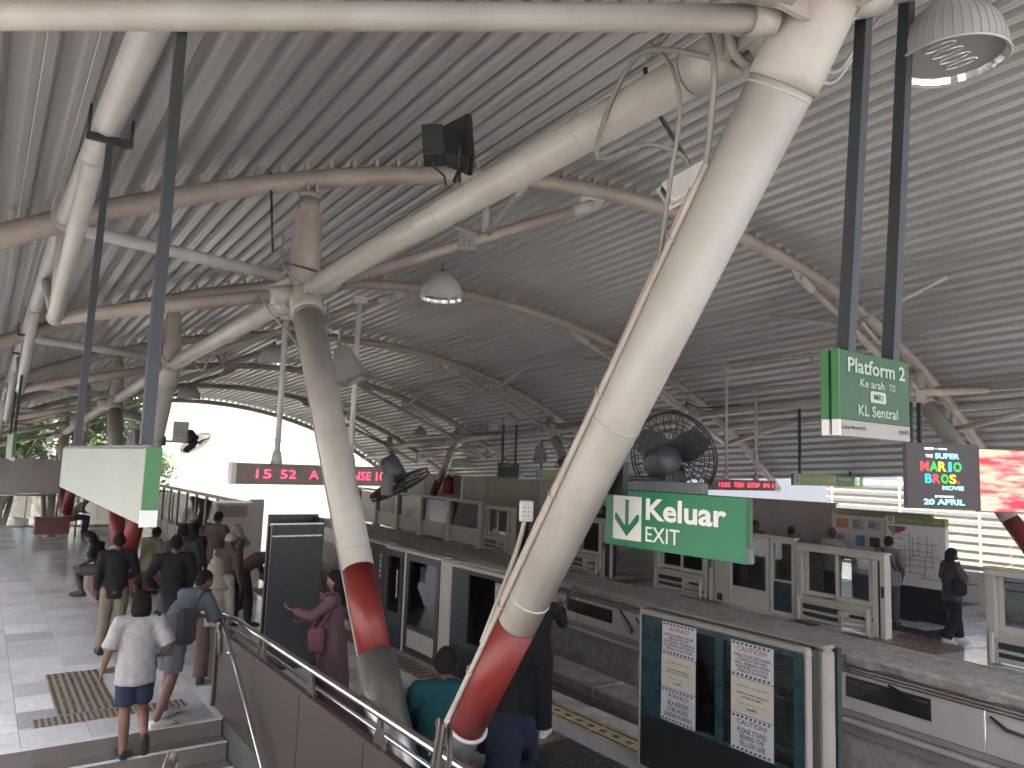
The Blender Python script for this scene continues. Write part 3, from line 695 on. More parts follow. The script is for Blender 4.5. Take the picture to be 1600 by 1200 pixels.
t = near_unit('dark platform door panel with a caution notice, just behind the big central column', 8.2)
g = G(); y0, y1 = 7.25, 9.08
for (a, b, c, d2) in [(8.63,9.08,.42,1.44),(7.25,7.35,.42,1.44),(7.9,8.02,.42,1.44),(8.02,8.63,1.39,1.44),(7.35,7.9,1.39,1.44),(8.02,8.63,.42,.5),(7.35,7.9,.42,.5)]: g.box(PX, PX+.04, a, b, c, d2)
g.box(PX+.001, PX+.041, y0, y1, .0, .415, 1); obj('door_field', g, ['dark_panel', 'black_panel'], t)
for a, b in ((8.02,8.63),(7.35,7.9)):
    g = G(); g.box(PX+.012, PX+.02, a, b, .5, 1.39); obj('pane', g, 'glass_tint', t)
g = G(); g.box(PX-.01, PX+.06, y0-.03, y1+.0, 1.442, 1.49, bev=.01); g.box(PX-.01, PX+.06, y0-.03, y0, 0, 1.44); obj('door_surround', g, 'psd_frame', t)
g = G(); g.box(PX+.062, PX+.30, y0-.05, y1, 0, 1.49, bev=.02); 
g = G(); g.box(PX+.142, PX+.30, y0-.05, y1, 0, .5, bev=.02); g.box(PX+.142, PX+.30, y0-.05, y1, 1.40, 1.50, bev=.015); obj('motor_housing', g, 'psd_frame', t)
notice(8.0, 1.08, 1.37, .4, 'CAUTION!', 'letter_black', [('THESE DOORS ARE UNDER', .88), ('CONSTRUCTION AND', .70), ('WILL REMAIN OPEN', .84), ('PLEASE BE CAUTIOUS', .76)])
t = near_unit('door leaf with wide clear window and beige kick panel behind the red column band', 9.9)
door(t, 9.42, 10.44, 0, 1.47, PX, .10, 'dark_panel', low=.42, lowm='psd_frame', wm_='glass_clear', th=.05)
g = G(); g.box(PX-.008, PX+.20, 9.09, 9.41, 0, 1.50, bev=.03); obj('post', g, 'psd_frame', t)
g = G(); g.box(PX-.005, PX+.2, 9.41, 10.5, 1.472, 1.51, bev=.01); g.box(PX-.004, PX+.06, 10.442, 10.5, 0, 1.47); obj('door_surround', g, 'psd_light', t)
g = G(); rect(g, (PX+.02, 9.95, 1.10), U, V, -.06, .08, 0, .22, .002); obj('door_sticker', g, 'letter_black', t)
t = near_unit('narrow dark platform door leaf with a slim tall window beside the slanted red column', 10.8)
door(t, 10.56, 11.14, 0, 1.46, PX, .09, 'dark_panel', low=.52, lowm='dark_panel', wm_='glass_clear', th=.05)
g = G(); g.box(PX-.004, PX+.18, 10.51, 11.2, 1.462, 1.52, bev=.02); obj('door_surround', g, 'psd_frame', t)
g = G(); rect(g, (PX+.02, 10.78, .75), U, V, 0, .035, 0, .42, .002); obj('door_sticker', g, 'paper', t)
t = near_unit('dark blank platform door post panel partly hidden by the cream column', 11.6)
g = G(); g.box(PX, PX+.22, 11.22, 12.0, 0, 1.5, bev=.02); obj('panel', g, 'dark_panel', t)
g = G(); g.box(PX-.004, PX+.23, 11.21, 12.02, 1.502, 1.53, bev=.01); obj('panel_cap', g, 'psd_frame', t)
for i in range(5): 
    g = G(); rect(g, (PX, 11.36, .98+.08*i), U, V, 0, .05, 0, .05, .002); obj('door_sticker', g, 'paper', t)
# framed glazed screen farther along the near platform
t = thing('glazed_screen', 'brown framed glass screen along the near platform edge behind the waiting crowd', 'glass screen', (5.62, 22, 0))
for k in range(10):
    y0 = 19.6+1.25*k; g = G(); g.box(5.6, 5.68, y0-.045, y0+.045, 0, 1.66); obj('mullion', g, 'tube_paint', t)
    if k < 9:
        g = G(); g.box(5.63, 5.642, y0+.045, y0+1.205, .5, 1.58); obj('pane', g, 'glass_clear', t)
        g = G(); g.box(5.62, 5.66, y0+.045, y0+1.205, .08, .49); obj('kick_panel', g, 'psd_frame', t)
g = G(); g.box(5.59, 5.69, 19.55, 30.9, 1.66, 1.74); g.box(5.605, 5.675, 19.6, 30.8, 0, .078); obj('top_rail', g, 'tube_paint', t)

# ================================================================== platform doors, far side
OF = 1.62                                             # metres behind the far edge
def far_unit(label, y, kind='half height platform doors on the far platform'):
    return fthing('platform_door_unit', label, 'platform door', OF, y, 0, kind)
def fo(name, g, m, t): return obj(name, g.xf(FM), m, t)
def fdoor(t, y0, y1, z0, z1, frame, fm, low=None, lowm=None, wm_='glass_tint', th=.07, dx=0, nm='door_leaf'):
    g = G(); x = OF+dx; f = frame; zl = low if low else z0+f
    g.box(x, x+th, y0, y0+f, z0, z1, bev=.004); g.box(x, x+th, y1-f, y1, z0, z1, bev=.004)
    g.box(x+.001, x+th-.001, y0+f, y1-f, z1-f, z1-.001); g.box(x+.001, x+th-.001, y0+f, y1-f, z0+.001, z0+f)
    if low: g.box(x+.002, x+th-.002, y0+f, y1-f, low-f*.5, low)
    o = fo(nm, g, fm, t)
    g = G(); g.box(x+th*.5-.006, x+th*.5+.006, y0+f, y1-f, zl, z1-f); fo('pane', g, wm_, o)
    if low: g = G(); g.box(x+.01, x+th-.01, y0+f, y1-f, z0+f, low-f*.5); fo('kick_panel', g, lowm or fm, o)
    return o
def mech_unit(label, y0, y1, post=.22, far_post=True, ticks=True):
    """sliding-door cassette seen from the track: frame, two hung leaves, drive box with rods and a foot rail"""
    t = far_unit(label, (y0+y1)/2); x = OF; H = 1.52
    g = G(); g.box(x-.05, x+.13, y0, y1, H-.14, H-.04, bev=.01); g.box(x-.06, x+.15, y0-.03, y1+.02, H-.038, H, bev=.012); fo('head_rail', g, 'psd_light', t)
    g = G(); g.box(x-.04, x+.15, y0, y0+.10, 0, H-.14, bev=.006); g.box(x-.03, x+.13, y0+.15, y0+.25, .0, H-.14, bev=.006); g.box(x-.02, x+.02, y0+.10, y0+.15, .02, H-.16, 1); fo('lead_post', g, ['psd_light', 'black_plastic'], t)
    g = G(); g.box(x-.052, x-.04, y0+.02, y0+.07, .72, .92); fo('latch_plate', g, 'black_plastic', t)
    if far_post: g = G(); g.box(x-.04, x+.14, y1-.14, y1, 0, H-.14, bev=.006); fo('end_post', g, 'psd_frame', t)
    w = (y1-y0-.39); ym = y0+.25+w*.5
    for a, b, dx in ((y0+.27, ym+.02, 0), (ym-.02, y1-.15, .075)):
        g = G(); X = x+dx; g.box(X, X+.05, a, a+.07, .52, H-.15); g.box(X, X+.05, b-.07, b, .52, H-.15); g.box(X+.001, X+.049, a+.07, b-.07, .52, .6); o = fo('door_leaf', g, 'psd_light', t)
        g = G(); g.box(X+.02, X+.03, a+.07, b-.07, .6, H-.15); fo('pane', g, 'glass_tint', o)
    g = G(); g.box(x-.02, x+.1, y0+.25, y1-.05, .40, .50, bev=.006); g.box(x-.06, x-.02, y0+.22, y1-.1, .36, .42, bev=.004); g.box(x-.04, x+.1, y0+.25, y1-.03, .05, .11, bev=.006)
    g.box(x-.05, x-.01, y0+.2, y1-.05, .20, .25); fo('drive_rail', g, 'psd_frame', t)
    g = G(); g.box(x-.02, x+.09, y0+.28, y0+.28+w*.45, .14, .35); g.box(x-.026, x-.018, y0+.34, y0+.28+w*.3, .19, .31, 1); fo('drive_box', g, ['psd_light', 'black_plastic'], t)
    g = G(); g.box(x-.01, x+.02, ym, y1-.16, .12, .38); fo('backing_plate', g, 'dark_panel', t)
    g = G(); g.box(x-.09, x-.05, y0+.30, y0+.37, .0, .46, bev=.01); g.box(x-.09, x-.05, y1-.12, y1-.05, .02, .5, bev=.01); g.loft([(x-.07,y0+.85,.03),(x-.07,y0+.85,.3)], .012, 8); g.loft([(x-.075,y0+.38,.02),(x-.075,y1-.1,.02)], .014, 8); fo('foot_bracket', g, 'psd_light', t)
    if ticks:
        g = G(); X = x+.09
        g.box(X, X+.004, y0+.30, y0+.30+w*.28, .62, H-.2); p = fo('measuring_strip', g, 'paper', t)
        g = G()
        for q in range(4): g.box(X-.003, X-.001, y0+.34+w*.14, y0+.30+w*.26, .7+.2*q, .715+.2*q)
        fo('tick_mark', g, 'letter_black', p)['kind'] = 'stuff'
    return t
mech_unit('beige door cassette at the far right edge, next to the masked woman', 3.35, 5.66)
mech_unit('widest beige door cassette, left of the man studying the route map', 7.36, 9.27)
t = far_unit('pair of fixed beige frames, one with a dark teal lower pane, under the bearded man', 10.3)
fdoor(t, 9.31, 9.93, 0, 1.55, .085, 'psd_light', low=.72, lowm='teal_panel', th=.08)
fdoor(t, 9.96, 11.05, .0, 1.55, .085, 'psd_light', low=.42, lowm='psd_light', th=.07)
g = G(); g.box(OF-.07, OF+.12, 9.28, 11.1, 1.552, 1.60, bev=.012); fo('head_rail', g, 'psd_light', t)
g = G(); g.box(OF-.03, OF+.15, 11.07, 11.45, 0, 1.5, bev=.01); g.box(OF-.035, OF-.03, 11.2, 11.35, .05, .2, 1); fo('post', g, ['psd_frame', 'black_plastic'], t)
mech_unit('beige door cassette below the green exit sign', 11.5, 13.42, far_post=True, ticks=False)
mech_unit('door cassette with a dark post seen beside the big column', 15.35, 17.4, ticks=False)
t = far_unit('dark steel door jamb post beside the open far platform gap', 15.2)
g = G(); g.box(OF-.05, OF+.2, 15.14, 15.32, 0, 1.55, bev=.01); fo('post', g, 'black_plastic', t); g = G(); g.box(OF-.055, OF+.0, 15.06, 15.13, 0, 1.5); fo('trim', g, 'psd_light', t)
mech_unit('small looking door cassette at the end of the glazed barrier', 20.2, 22.0, ticks=False)
t = far_unit('tall dark jamb post where the glazed barrier ends', 19.8)
g = G(); g.box(OF-.06, OF+.2, 19.5, 20.15, 0, 1.58, bev=.01); fo('post', g, 'black_plastic', t); g = G(); g.box(OF-.065, OF-.062, 19.85, 20.15, 0, 1.55); fo('trim', g, 'psd_frame', t)
t = fthing('glazed_barrier', 'beige barrier with window panes in a row along the far platform edge', 'barrier', OF, 27, 0)
for k in range(6):
    y0 = 22.1+2.45*k
    g = G(); g.box(OF-.12, OF+.12, y0-.02, y0+.22, 0, 1.5, bev=.02); g.box(OF-.16, OF+.16, y0-.06, y0+.26, 0, .05); fo('post', g, 'psd_light', t)
    if k < 5:
        g = G(); g.box(OF-.01, OF+.01, y0+.23, y0+2.42, .62, 1.46); fo('pane', g, 'glass_clear', t)
        g = G(); g.box(OF-.03, OF+.03, y0+.23, y0+2.42, .05, .56); fo('kick_panel', g, 'wall_panel', t)
        g = G(); g.box(OF-.06, OF+.06, y0+.23, y0+2.42, .562, .615); fo('sill_rail', g, 'psd_light', t)
g = G(); g.box(OF-.13, OF+.13, 22.0, 34.6, 1.502, 1.60, bev=.02); fo('top_rail', g, 'psd_light', t)

# ================================================================== walls and screens behind the far platform
t = thing('partition_wall', 'tall grey partition wall behind the bearded man and the exit sign', 'wall', (17.3, 14, 0))
for k in range(4):
    y0 = 10.45+1.35*k; g = G(); g.box(17.28, 17.36, y0, y0+1.346, 0, 2.2, bev=.004); obj('panel', g, 'wall_grey', t)
g = G(); g.box(17.27, 17.37, 10.4, 15.86, 2.202, 2.235); obj('cap', g, 'wall_grey', t)
t = thing('panel_wall', 'pale panelled wall behind the red extinguisher, one stretch creased and cream', 'wall', (17.4, 24, 0))
for y0, y1, m in ((15.9,18.6,'wall_panel'),(18.62,22.35,'wall_panel'),(22.4,26.1,'wall_cream'),(26.14,27.95,'wall_panel'),(28.1,31.4,'wall_grey'),(31.42,34.5,'wall_panel')):
    g = G(); g.box(17.36, 17.44, y0, y1, 0, 2.38, bev=.005); obj('panel', g, m, t)
    
t = thing('louvre_screen', 'cream sunlit louvre screen of long slats along the outer edge of the far platform', 'louvre screen', (24.0, 10, 0))
for k in range(12):
    z = .05+.245*k
    for j in range(3):
        y0 = -2.0+5.6*j
        g = G(); a = R(34); o = Vector((24.0, y0, z))
        g.prism([(-.13,-.008),(.13,-.008),(.15,.0),(.13,.008),(-.13,.008)], o, Vector((math.cos(a),0,math.sin(a))), Vector((-math.sin(a),0,math.cos(a))), (0,5.58,0)); obj('slat', g, 'louvre_cream', t)
for k in range(8):
    y = -1.6+2.3*k; g = G(); g.box(23.80, 23.85, y-.03, y+.03, 0, 2.95); obj('post', g, 'tube_paint', t)
t = thing('parapet', 'brown parapet wall with a white pipe rail behind the masked woman', 'parapet', (19.6, 5, 0))
for k in range(9):
    y0 = -3+1.6*k; g = G(); g.box(19.6, 19.7, y0, y0+1.594, 0, .74, bev=.004); obj('panel', g, 'wall_panel', t)
g = G(); g.loft([(19.62,-3,.83),(19.62,11.4,.83)], .05, 10); obj('pipe_rail', g, 'white_box', t)
for k in range(6): g = G(); g.loft([(19.64,-2.5+2.6*k,.72),(19.64,-2.5+2.6*k,.83)], .02, 8); obj('rail_bracket', g, 'grey_box', t)
g = G()                                                # seat bars at the back of the far platform
g.loft([(18.6,3,.55),(18.6,7.6,.55)], .03, 8); g.loft([(18.75,3,.72),(18.75,7.6,.72)], .03, 8)
for y in (3.3, 5.3, 7.3): g.loft([(18.68,y,0),(18.68,y,.55),(18.75,y,.72)], .03, 8)
tag(obj('perch_rail', g, 'aluminium'), 'steel perch seat rails behind the masked woman', 'perch seat')

# notice board and route map
U2, V2 = Vector((0,-1,0)), Vector((0,0,1))
t = thing('notice_board', 'white notice board with small posters behind the man in the white T-shirt', 'notice board', (17.0, 9.2, 0))
g = G(); g.box(16.98, 17.06, 8.0, 10.36, .95, 1.98, bev=.006); obj('board', g, 'sign_white', t)
g = G(); g.box(16.96, 17.08, 8.0, 10.38, 1.985, 2.13, bev=.006); h = obj('header', g, 'sign_olive', t)
g = G(); rect(g, (16.96,10.32,1.995), U2, V2, 0, .14, 0, .12, .002); rect(g, (16.96,10.32,1.995), U2, V2, .03, .11, .03, .1, .004, mi=1); obj('icon', g, ['sign_white', 'sign_olive'], h)
obj('lettering', text_geo('Bukit Bintang', (16.958,10.14,2.02), U2, V2, height=.08, depth=.002), 'letter_pale', h)
for y in (8.1, 10.26): g = G(); g.box(17.0, 17.05, y-.03, y+.03, 0, .95); obj('leg', g, 'grey_box', t)
O = Vector((16.979, 10.25, 0))
for nm, y, z, wd, hh, m, m2 in [('poster',.02,1.68,.30,.22,'mural_orange','mural_blue'),('poster',.42,1.66,.28,.25,'paper','letter_black'),('poster',.80,1.70,.30,.20,'paper','letter_black'),('poster',1.2,1.52,.36,.40,'mural_pink','letter_red'),('poster',.04,1.28,.2,.28,'paper','letter_black'),('poster',.5,1.30,.22,.24,'mural_blue','paper'),('poster',.84,1.30,.24,.22,'letter_black','letter_red'),('poster',1.18,1.2,.34,.28,'paper','letter_black')]:
    g = G(); rect(g, O, U2, V2, y, y+wd, z, z+hh, .002); p = obj(nm, g, m if m != 'mural_pink' else 'paper', t)
    g = G()
    if m == 'mural_pink':
        o2 = obj('lettering', merge(text_geo('NGEN', O+U2*(y+wd/2)+V2*(z+.23), U2, V2, width=wd*.9, height=.13, align='C', bold=.03, depth=.005), text_geo('BAYAR', O+U2*(y+wd/2)+V2*(z+.08), U2, V2, width=wd*.9, height=.12, align='C', bold=.03, depth=.005)), 'letter_red', p); o2['kind'] = 'stuff'
    else:
        q = random.Random(int(y*100)+int(z*10))
        for i in range(4): rect(g, O, U2, V2, y+wd*.1, y+wd*q.uniform(.4,.9), z+hh*(.15+.19*i), z+hh*(.15+.19*i+q.uniform(.05,.12)), .004)
        obj('print', g, m2, p)['kind'] = 'stuff'
t = thing('route_map_board', 'large rail route map board with olive header and dark base, the man stands before it', 'map board', (16.0, 7.9, 0))
g = G(); g.box(15.98, 16.12, 7.28, 8.5, .68, 1.93, bev=.006); b = obj('board', g, 'sign_white', t)
g = G(); g.box(15.965, 16.13, 7.28, 8.5, 1.935, 2.10, bev=.006); h = obj('header', g, 'sign_olive', t)
g = G(); rect(g, (15.965,8.49,1.945), U2, V2, 0, .20, 0, .145, .002); rect(g, (15.965,8.49,1.945), U2, V2, .06, .14, .045, .125, .004, mi=1); rect(g, (15.965,8.49,1.945), U2, V2, .075, .125, .065, .105, .006); obj('icon', g, ['sign_white', 'letter_black'], h)
obj('lettering', text_geo('Bukit Bintang', (15.963,8.25,1.98), U2, V2, width=.5, height=.075, bold=.015, depth=.002), 'letter_pale', h)
g = G(); rect(g, (15.963,7.52,1.985), U2, V2, 0, .15, 0, .06, .002); p = obj('pill', g, 'letter_pale', h); obj('lettering', text_geo('MR6', (15.963,7.50,1.997), U2, V2, width=.1, height=.035, depth=.005), 'sign_olive', p)
g = G(); g.box(16.0, 16.1, 7.29, 8.49, .0, .675); obj('base_panel', g, 'black_panel', t)
g = G(); O = Vector((15.979, 8.5, 0)); q = random.Random(11)
for x0, x1, z in [(.12,.5,1.72),(.12,.4,1.62),(.3,.95,1.4),(.25,1.0,1.22),(.3,.92,1.1),(.5,1.1,1.3),(.2,.8,.95),(.7,1.1,.86),(.55,1.05,1.55),(.15,.45,1.05)]: rect(g, O, U2, V2, x0, x1, z, z+.011, .002)
for x, z0, z1 in [(.14,1.62,1.74),(.3,1.0,1.4),(.5,.95,1.75),(.56,1.3,1.68),(.8,.86,1.3),(.95,1.1,1.6),(.68,1.3,1.74),(.85,1.3,1.74),(.4,1.1,1.5)]: rect(g, O, U2, V2, x, x+.011, z0, z1, .004)
for i in range(46): a, c = q.uniform(.1,1.1), q.uniform(.82,1.7); rect(g, O, U2, V2, a, a+q.uniform(.015,.05), c, c+.014, .006)
rect(g, O, U2, V2, .49, .515, 1.18, 1.28, .008)
p = obj('route_lines', g, 'dark_post', b); p['kind'] = 'stuff'
g = G(); poly = [(.04,1.88),(.44,1.88),(.40,1.80),(.30,1.755),(.16,1.74),(.08,1.80)]; g.prism(poly, O+Vector((-.003,0,0)), U2, V2, (-.001,0,0)); obj('map_flash', g, 'letter_red', b)
g = G(); g.prism([(.04,1.879),(.2,1.879),(.2,1.742),(.16,1.742),(.08,1.80)], O+Vector((-.006,0,0)), U2, V2, (-.001,0,0)); obj('map_flash', g, 'grey_box', b)

# ================================================================== hanging signs
def pole(t, a, b, w2=.025, m='dark_post', nm='hanger'):
    g = G(); a, b = Vector(a), Vector(b); g.loft([a, b], w2*1.414, 4, ref=(1,0,0), sm=False, phase=math.pi/4); return obj(nm, g, m, t)
# exit sign fixed by a grey channel to the big column
SX = 3.02
t = thing('exit_sign', 'bright green sign reading Keluar EXIT with a white down arrow box', 'exit sign', (SX, 2.77, 2.42))
g = G(); g.box(SX, SX+.03, 2.285, 3.265, 2.425, 2.74, bev=.003); s = obj('panel', g, 'sign_green', t)
g = G(); g.box(SX+.004, SX+.027, 2.265, 2.284, 2.43, 2.735); g.box(SX+.0, SX+.03, 2.258, 2.283, 2.43, 2.50, 1); obj('end_cap', g, ['sign_darkgreen', 'sign_frame'], t)
g = G(); g.box(SX+.005, SX+.05, 2.55, 3.27, 2.742, 2.80, bev=.004); obj('mount_channel', g, 'sign_frame', t)
O = Vector((SX, 3.265, 2.425)); u, v = Vector((0,-1,0)), Vector((0,0,1))
g = G(); rect(g, O, u, v, .068, .292, .038, .282, .002); bx = obj('arrow_box', g, 'sign_white', s)
g = G(); o3 = O+u.cross(v)*.0042
g.prism([(.166,.10),(.194,.10),(.194,.262),(.166,.262)], o3, u, v, u.cross(v)*.0008); g.prism([(.180,.058),(.276,.150),(.276,.182),(.258,.182),(.180,.104),(.102,.182),(.084,.182),(.084,.150)], o3+u.cross(v)*.0004, u, v, u.cross(v)*.0008); obj('arrow', g, 'sign_green', bx)
obj('lettering', text_geo('Keluar', O+u*.325+v*.160, u, v, width=.545, height=.118, bold=.028), 'letter_white', s)
obj('lettering', text_geo('EXIT', O+u*.325+v*.045, u, v, width=.245, height=.080, bold=.004), 'letter_white', s)
obj('lettering', text_geo('T 14', O+u*.945+v*.022, u, v, width=.022, depth=.0025), 'letter_black', s)
# platform 2 sign, two boards back to back on two posts
t = thing('platform_sign', 'green double board sign reading Platform 2 hanging on two dark posts', 'platform sign', (3.02, 1.68, 3.0))
C0 = Vector((2.745, 1.655, 3.0))
u = Vector((1, .0, 0)); v = Vector((0,0,1)); n2 = u.cross(v)
for k, nm in ((0, 'board'), (1, 'board')):
    y0 = 1.655+.045*k; x0 = 2.79; g = G(); g.box(x0, 3.335, y0, y0+.034, 3.085, 3.37, bev=.003); b = obj(nm, g, 'sign_darkgreen', t)
    g = G(); g.box(x0-.012, x0-.0005, y0+.001, y0+.033, 3.085, 3.372); obj('edge_strip', g, 'sign_edge', b)
    g = G(); g.box(x0+.001, 3.334, y0+.001, y0+.033, 3.02, 3.0845); g.box(x0-.011, x0+.0005, y0+.001, y0+.033, 3.02, 3.0845, 1); ft = obj('footer', g, ['sign_grey', 'sign_white'], b)
    if k == 0:
        O = Vector((2.765, y0, 3.02))
        obj('lettering', text_geo('Platform 2', O+u*.075+v*.262, u, v, width=.455, height=.062, bold=.02), 'letter_pale', b)
        obj('lettering', text_geo('Ke arah', O+u*.165+v*.208, u, v, width=.19, height=.034, bold=.008), 'letter_pale', b)
        obj('lettering', text_geo('TO', O+u*.395+v*.208, u, v, width=.05, height=.030), 'letter_pale', b)
        g = G(); pill = [(.245+.062*c0, .173+.024*s0) for c0, s0 in [(-.9,-1),(.9,-1),(1,-.6),(1,.6),(.9,1),(-.9,1),(-1,.6),(-1,-.6)]]
        g.prism([(x+.06, y) for x, y in pill], O+n2*.002, u, v, n2*.001); pl = obj('pill', g, 'letter_pale', b)
        obj('lettering', text_geo('MR1', O+u*.305+v*.160, u, v, width=.072, height=.026, align='C', bold=.02, depth=.0045), 'sign_darkgreen', pl)
        obj('lettering', text_geo('KL Sentral', O+u*.15+v*.088, u, v, width=.31, height=.045, bold=.012), 'letter_pale', b)
        obj('lettering', merge(text_geo('Laluan Monorel KL', O+u*.03+v*.028, u, v, width=.18, bold=.01), text_geo('rapidKL', O+u*.47+v*.022, u, v, width=.09, bold=.01)), 'letter_black', ft)['kind'] = 'stuff'
pole(t, (2.90,1.695,3.372), (3.10,1.695,5.02), .027); pole(t, (3.255,1.695,3.372), (3.50,1.695,5.3), .027)
# blank back of a long sign board on two posts over the stairs
def long_board(label, x, y0, y1, z0, z1, posts, grp):
    t = thing('hanging_sign_board', label, 'sign board', (x, (y0+y1)/2, z0), 0, grp)
    g = G(); g.box(x, x+.04, y0, y1, z0, z1, bev=.004); b = obj('board', g, 'sign_blank', t)
    g = G(); g.box(x-.004, x+.044, y0-.018, y0+.0, z0-.002, z1+.002); g.box(x-.005, x+.045, y0-.02, y0-.001, z0-.003, z0+.05, 1); obj('end_cap', g, ['sign_edge', 'sign_white'], b)
    g = G(); g.box(x+.008, x+.032, y0, y1, z1+.001, z1+.010); obj('top_channel', g, 'sign_frame', t)
    for yb, yt, zt in posts:
        pole(t, (x+.02, yb, z1+.01), (x+.05, yt, zt), .019)
        g = G(); g.box(x-.08, x+.18, yt-.03, yt+.03, zt-.02, zt+.015); g.loft([(x-.07,yt,zt),(x-.07,yt,zt+.2)], .009, 6); g.loft([(x+.17,yt,zt),(x+.17,yt,zt+.16)], .009, 6); obj('post_clamp', g, 'black_plastic', t)
    return t
zp = lambda y: purl_z(y)-.09
long_board('long blank pale sign board with a green end cap hanging over the stairs', .445, 2.66, 5.6, 2.62, 2.87, [(5.0,5.15,zp(5.15)),(2.80,3.02,4.72)], 'hanging sign boards seen from behind')
long_board('farther blank sign board with a green end at the extreme edge of the picture', .42, 13.6, 16.5, 2.68, 3.1, [(13.9,14.2,zp(14.2)),(15.9,16.2,zp(16.2))], 'hanging sign boards seen from behind')
# led displays
def led(label, x0, x1, y, z0, z1, poles, texts, grp, lab_end=True):
    t = thing('led_display', label, 'led display', ((x0+x1)/2, y, z0), 0, grp)
    g = G(); g.box(x0, x1, y, y+.16, z0, z1, bev=.006); b = obj('case', g, 'led_case', t)
    g = G(); g.box(x0-.06, x0-.001, y-.004, y+.164, z0-.004, z1+.004); obj('end_cap', g, 'psd_light' if lab_end else 'led_case', t)
    for tx, xx, wd in texts: obj('lettering', text_geo(tx, (xx, y, z0+(z1-z0)*.30), (1,0,0), (0,0,1), width=wd, height=(z1-z0)*.42, depth=.003), 'led_red', b)
    for x, zt in poles:
        g = G(); g.loft([(x,y+.08,z1),(x,y+.08,z1+.16)], [.075,.05], 12); g.loft([(x,y+.08,z1+.15),(x,y+.08,zt)], .036, 12); g.ring((x,y+.08,z1+.3), (0,0,1), .04, .012, 10); g.box(x-.10, x+.10, y+.03, y+.13, zt-.06, zt+.03); obj('hanger', g, 'strut_paint', t)
led('red LED train display reading 15 52 on a pole, half behind the cream column', 2.62, 4.66, 9.5, 2.52, 2.78, [(3.13,4.72),(4.14,5.1)], [('15', 2.86, .19),('52', 3.17, .20),('A', 3.55, .12),('TREN', 3.83, .42),('SE 10', 4.27, .35)], 'red LED train displays')
led('red LED train display reading 15:52 TREN hung below the far roof pipes', 14.52, 17.1, 12.0, 2.46, 2.72, [(15.2,5.5),(16.38,5.0)], [('15:52', 14.83, .42),('TREN', 15.4, .38),('SETRP', 15.92, .5),('IN 1', 16.6, .4)], 'red LED train displays', False)
# hung pipe pair on the far side that carries the displays
for x, z, lab in ((15.2,5.55,'straight steel hanger pipe under the roof carrying the far display, upper one'),(16.38,5.05,'straight steel hanger pipe under the roof carrying the far display, lower one')):
    g = G(); g.loft([(x,8.0,z+.06),(x,14.8,z+.06)], .04, 10)
    for y in (9.8, 12.08): g.box(x-.06, x+.06, y-.07, y+.07, z-.02, z+.12)
    tag(obj('hanger_pipe', g, 'tube_paint'), lab, 'pipe', 'hanger pipes on the far side')
g = G(); g.loft([(15.25,9.8,5.55),(16.38,9.8,5.05)], .03, 8); tag(obj('pipe_link', g, 'tube_paint'), 'short sloping link bar between the two hanger pipes', 'pipe')
# direction signs far away
def dir_sign(label, x0, x1, y, z0, z1, split, ztop, grp, t1='Bukit Bintang', t2='Keluar', big=True):
    t = thing('direction_sign', label, 'direction sign', ((x0+x1)/2, y, z0), 0, grp); xs = x0+(x1-x0)*split
    u, v = Vector((1,0,0)), Vector((0,0,1)); h = z1-z0
    g = G(); g.box(x0, xs-.004, y, y+.08, z0, z1); a = obj('board', g, 'sign_olive', t)
    g = G(); g.box(xs, x1, y, y+.08, z0, z1); b = obj('board', g, 'sign_darkgreen', t)
    g = G(); rect(g, (x0,y,z0), u, v, .03, .03+h*.82, h*.08, h*.92, .002); rect(g, (x0,y,z0), u, v, .03+h*.2, .03+h*.62, h*.25, h*.78, .004, mi=1); rect(g, (x0,y,z0), u, v, .03+h*.28, .03+h*.54, h*.45, h*.68, .006); obj('icon', g, ['letter_pale', 'sign_darkgreen'], a)
    W = xs-x0
    obj('lettering', text_geo(t1, (x0+.10+h*.9, y, z0+h*.36), u, v, width=W*.52, height=h*.40, bold=.01), 'letter_pale', a)
    g = G(); rect(g, (xs-W*.20,y,z0), u, v, 0, W*.15, h*.36, h*.66, .002); pl = obj('pill', g, 'letter_pale', a); obj('lettering', text_geo('MR6', (xs-W*.18,y,z0+h*.42), u, v, width=W*.11, height=h*.18, depth=.005), 'sign_olive', pl)
    W2 = x1-xs
    obj('lettering', merge(text_geo(t2, (xs+W2*.06,y,z0+h*.5), u, v, width=W2*.5, height=h*.34, bold=.03), text_geo('EXIT', (xs+W2*.06,y,z0+h*.12), u, v, width=W2*.24, height=h*.22)), 'letter_pale', b)['kind'] = 'stuff'
    g = G(); rect(g, (xs+W2*.66,y,z0), u, v, 0, h*.78, h*.1, h*.88, .002); ab = obj('arrow_box', g, 'letter_pale', b)
    g = G(); o = Vector((xs+W2*.66, y-.004, z0)); q = h*.78
    g.prism([(q*.15,h*.46),(q*.6,h*.46),(q*.6,h*.54),(q*.15,h*.54)], o, u, v, (0,-.001,0)); g.prism([(q*.5,h*.20),(q*.62,h*.20),(q*.92,h*.5),(q*.62,h*.80),(q*.5,h*.80),(q*.78,h*.5)], o+Vector((0,-.0006,0)), u, v, (0,-.001,0)); obj('arrow', g, 'sign_darkgreen', ab)
    for x in (x0+(x1-x0)*.1, x0+(x1-x0)*.82): pole(t, (x, y+.04, z1), (x, y+.04, ztop), .03)
dir_sign('green Bukit Bintang and Keluar direction sign above the cream louvres', 17.9, 21.35, 12.0, 2.62, 2.94, .60, 4.7, 'green direction signs')
dir_sign('tiny pale green direction sign with arrow far beyond the red extinguisher column', 18.2, 21.6, 31.0, 2.72, 3.12, .62, 4.6, 'green direction signs')
dir_sign('pale green direction sign partly behind the small far wall fan', 16.9, 18.8, 22.0, 2.45, 2.78, .55, 3.9, 'green direction signs')
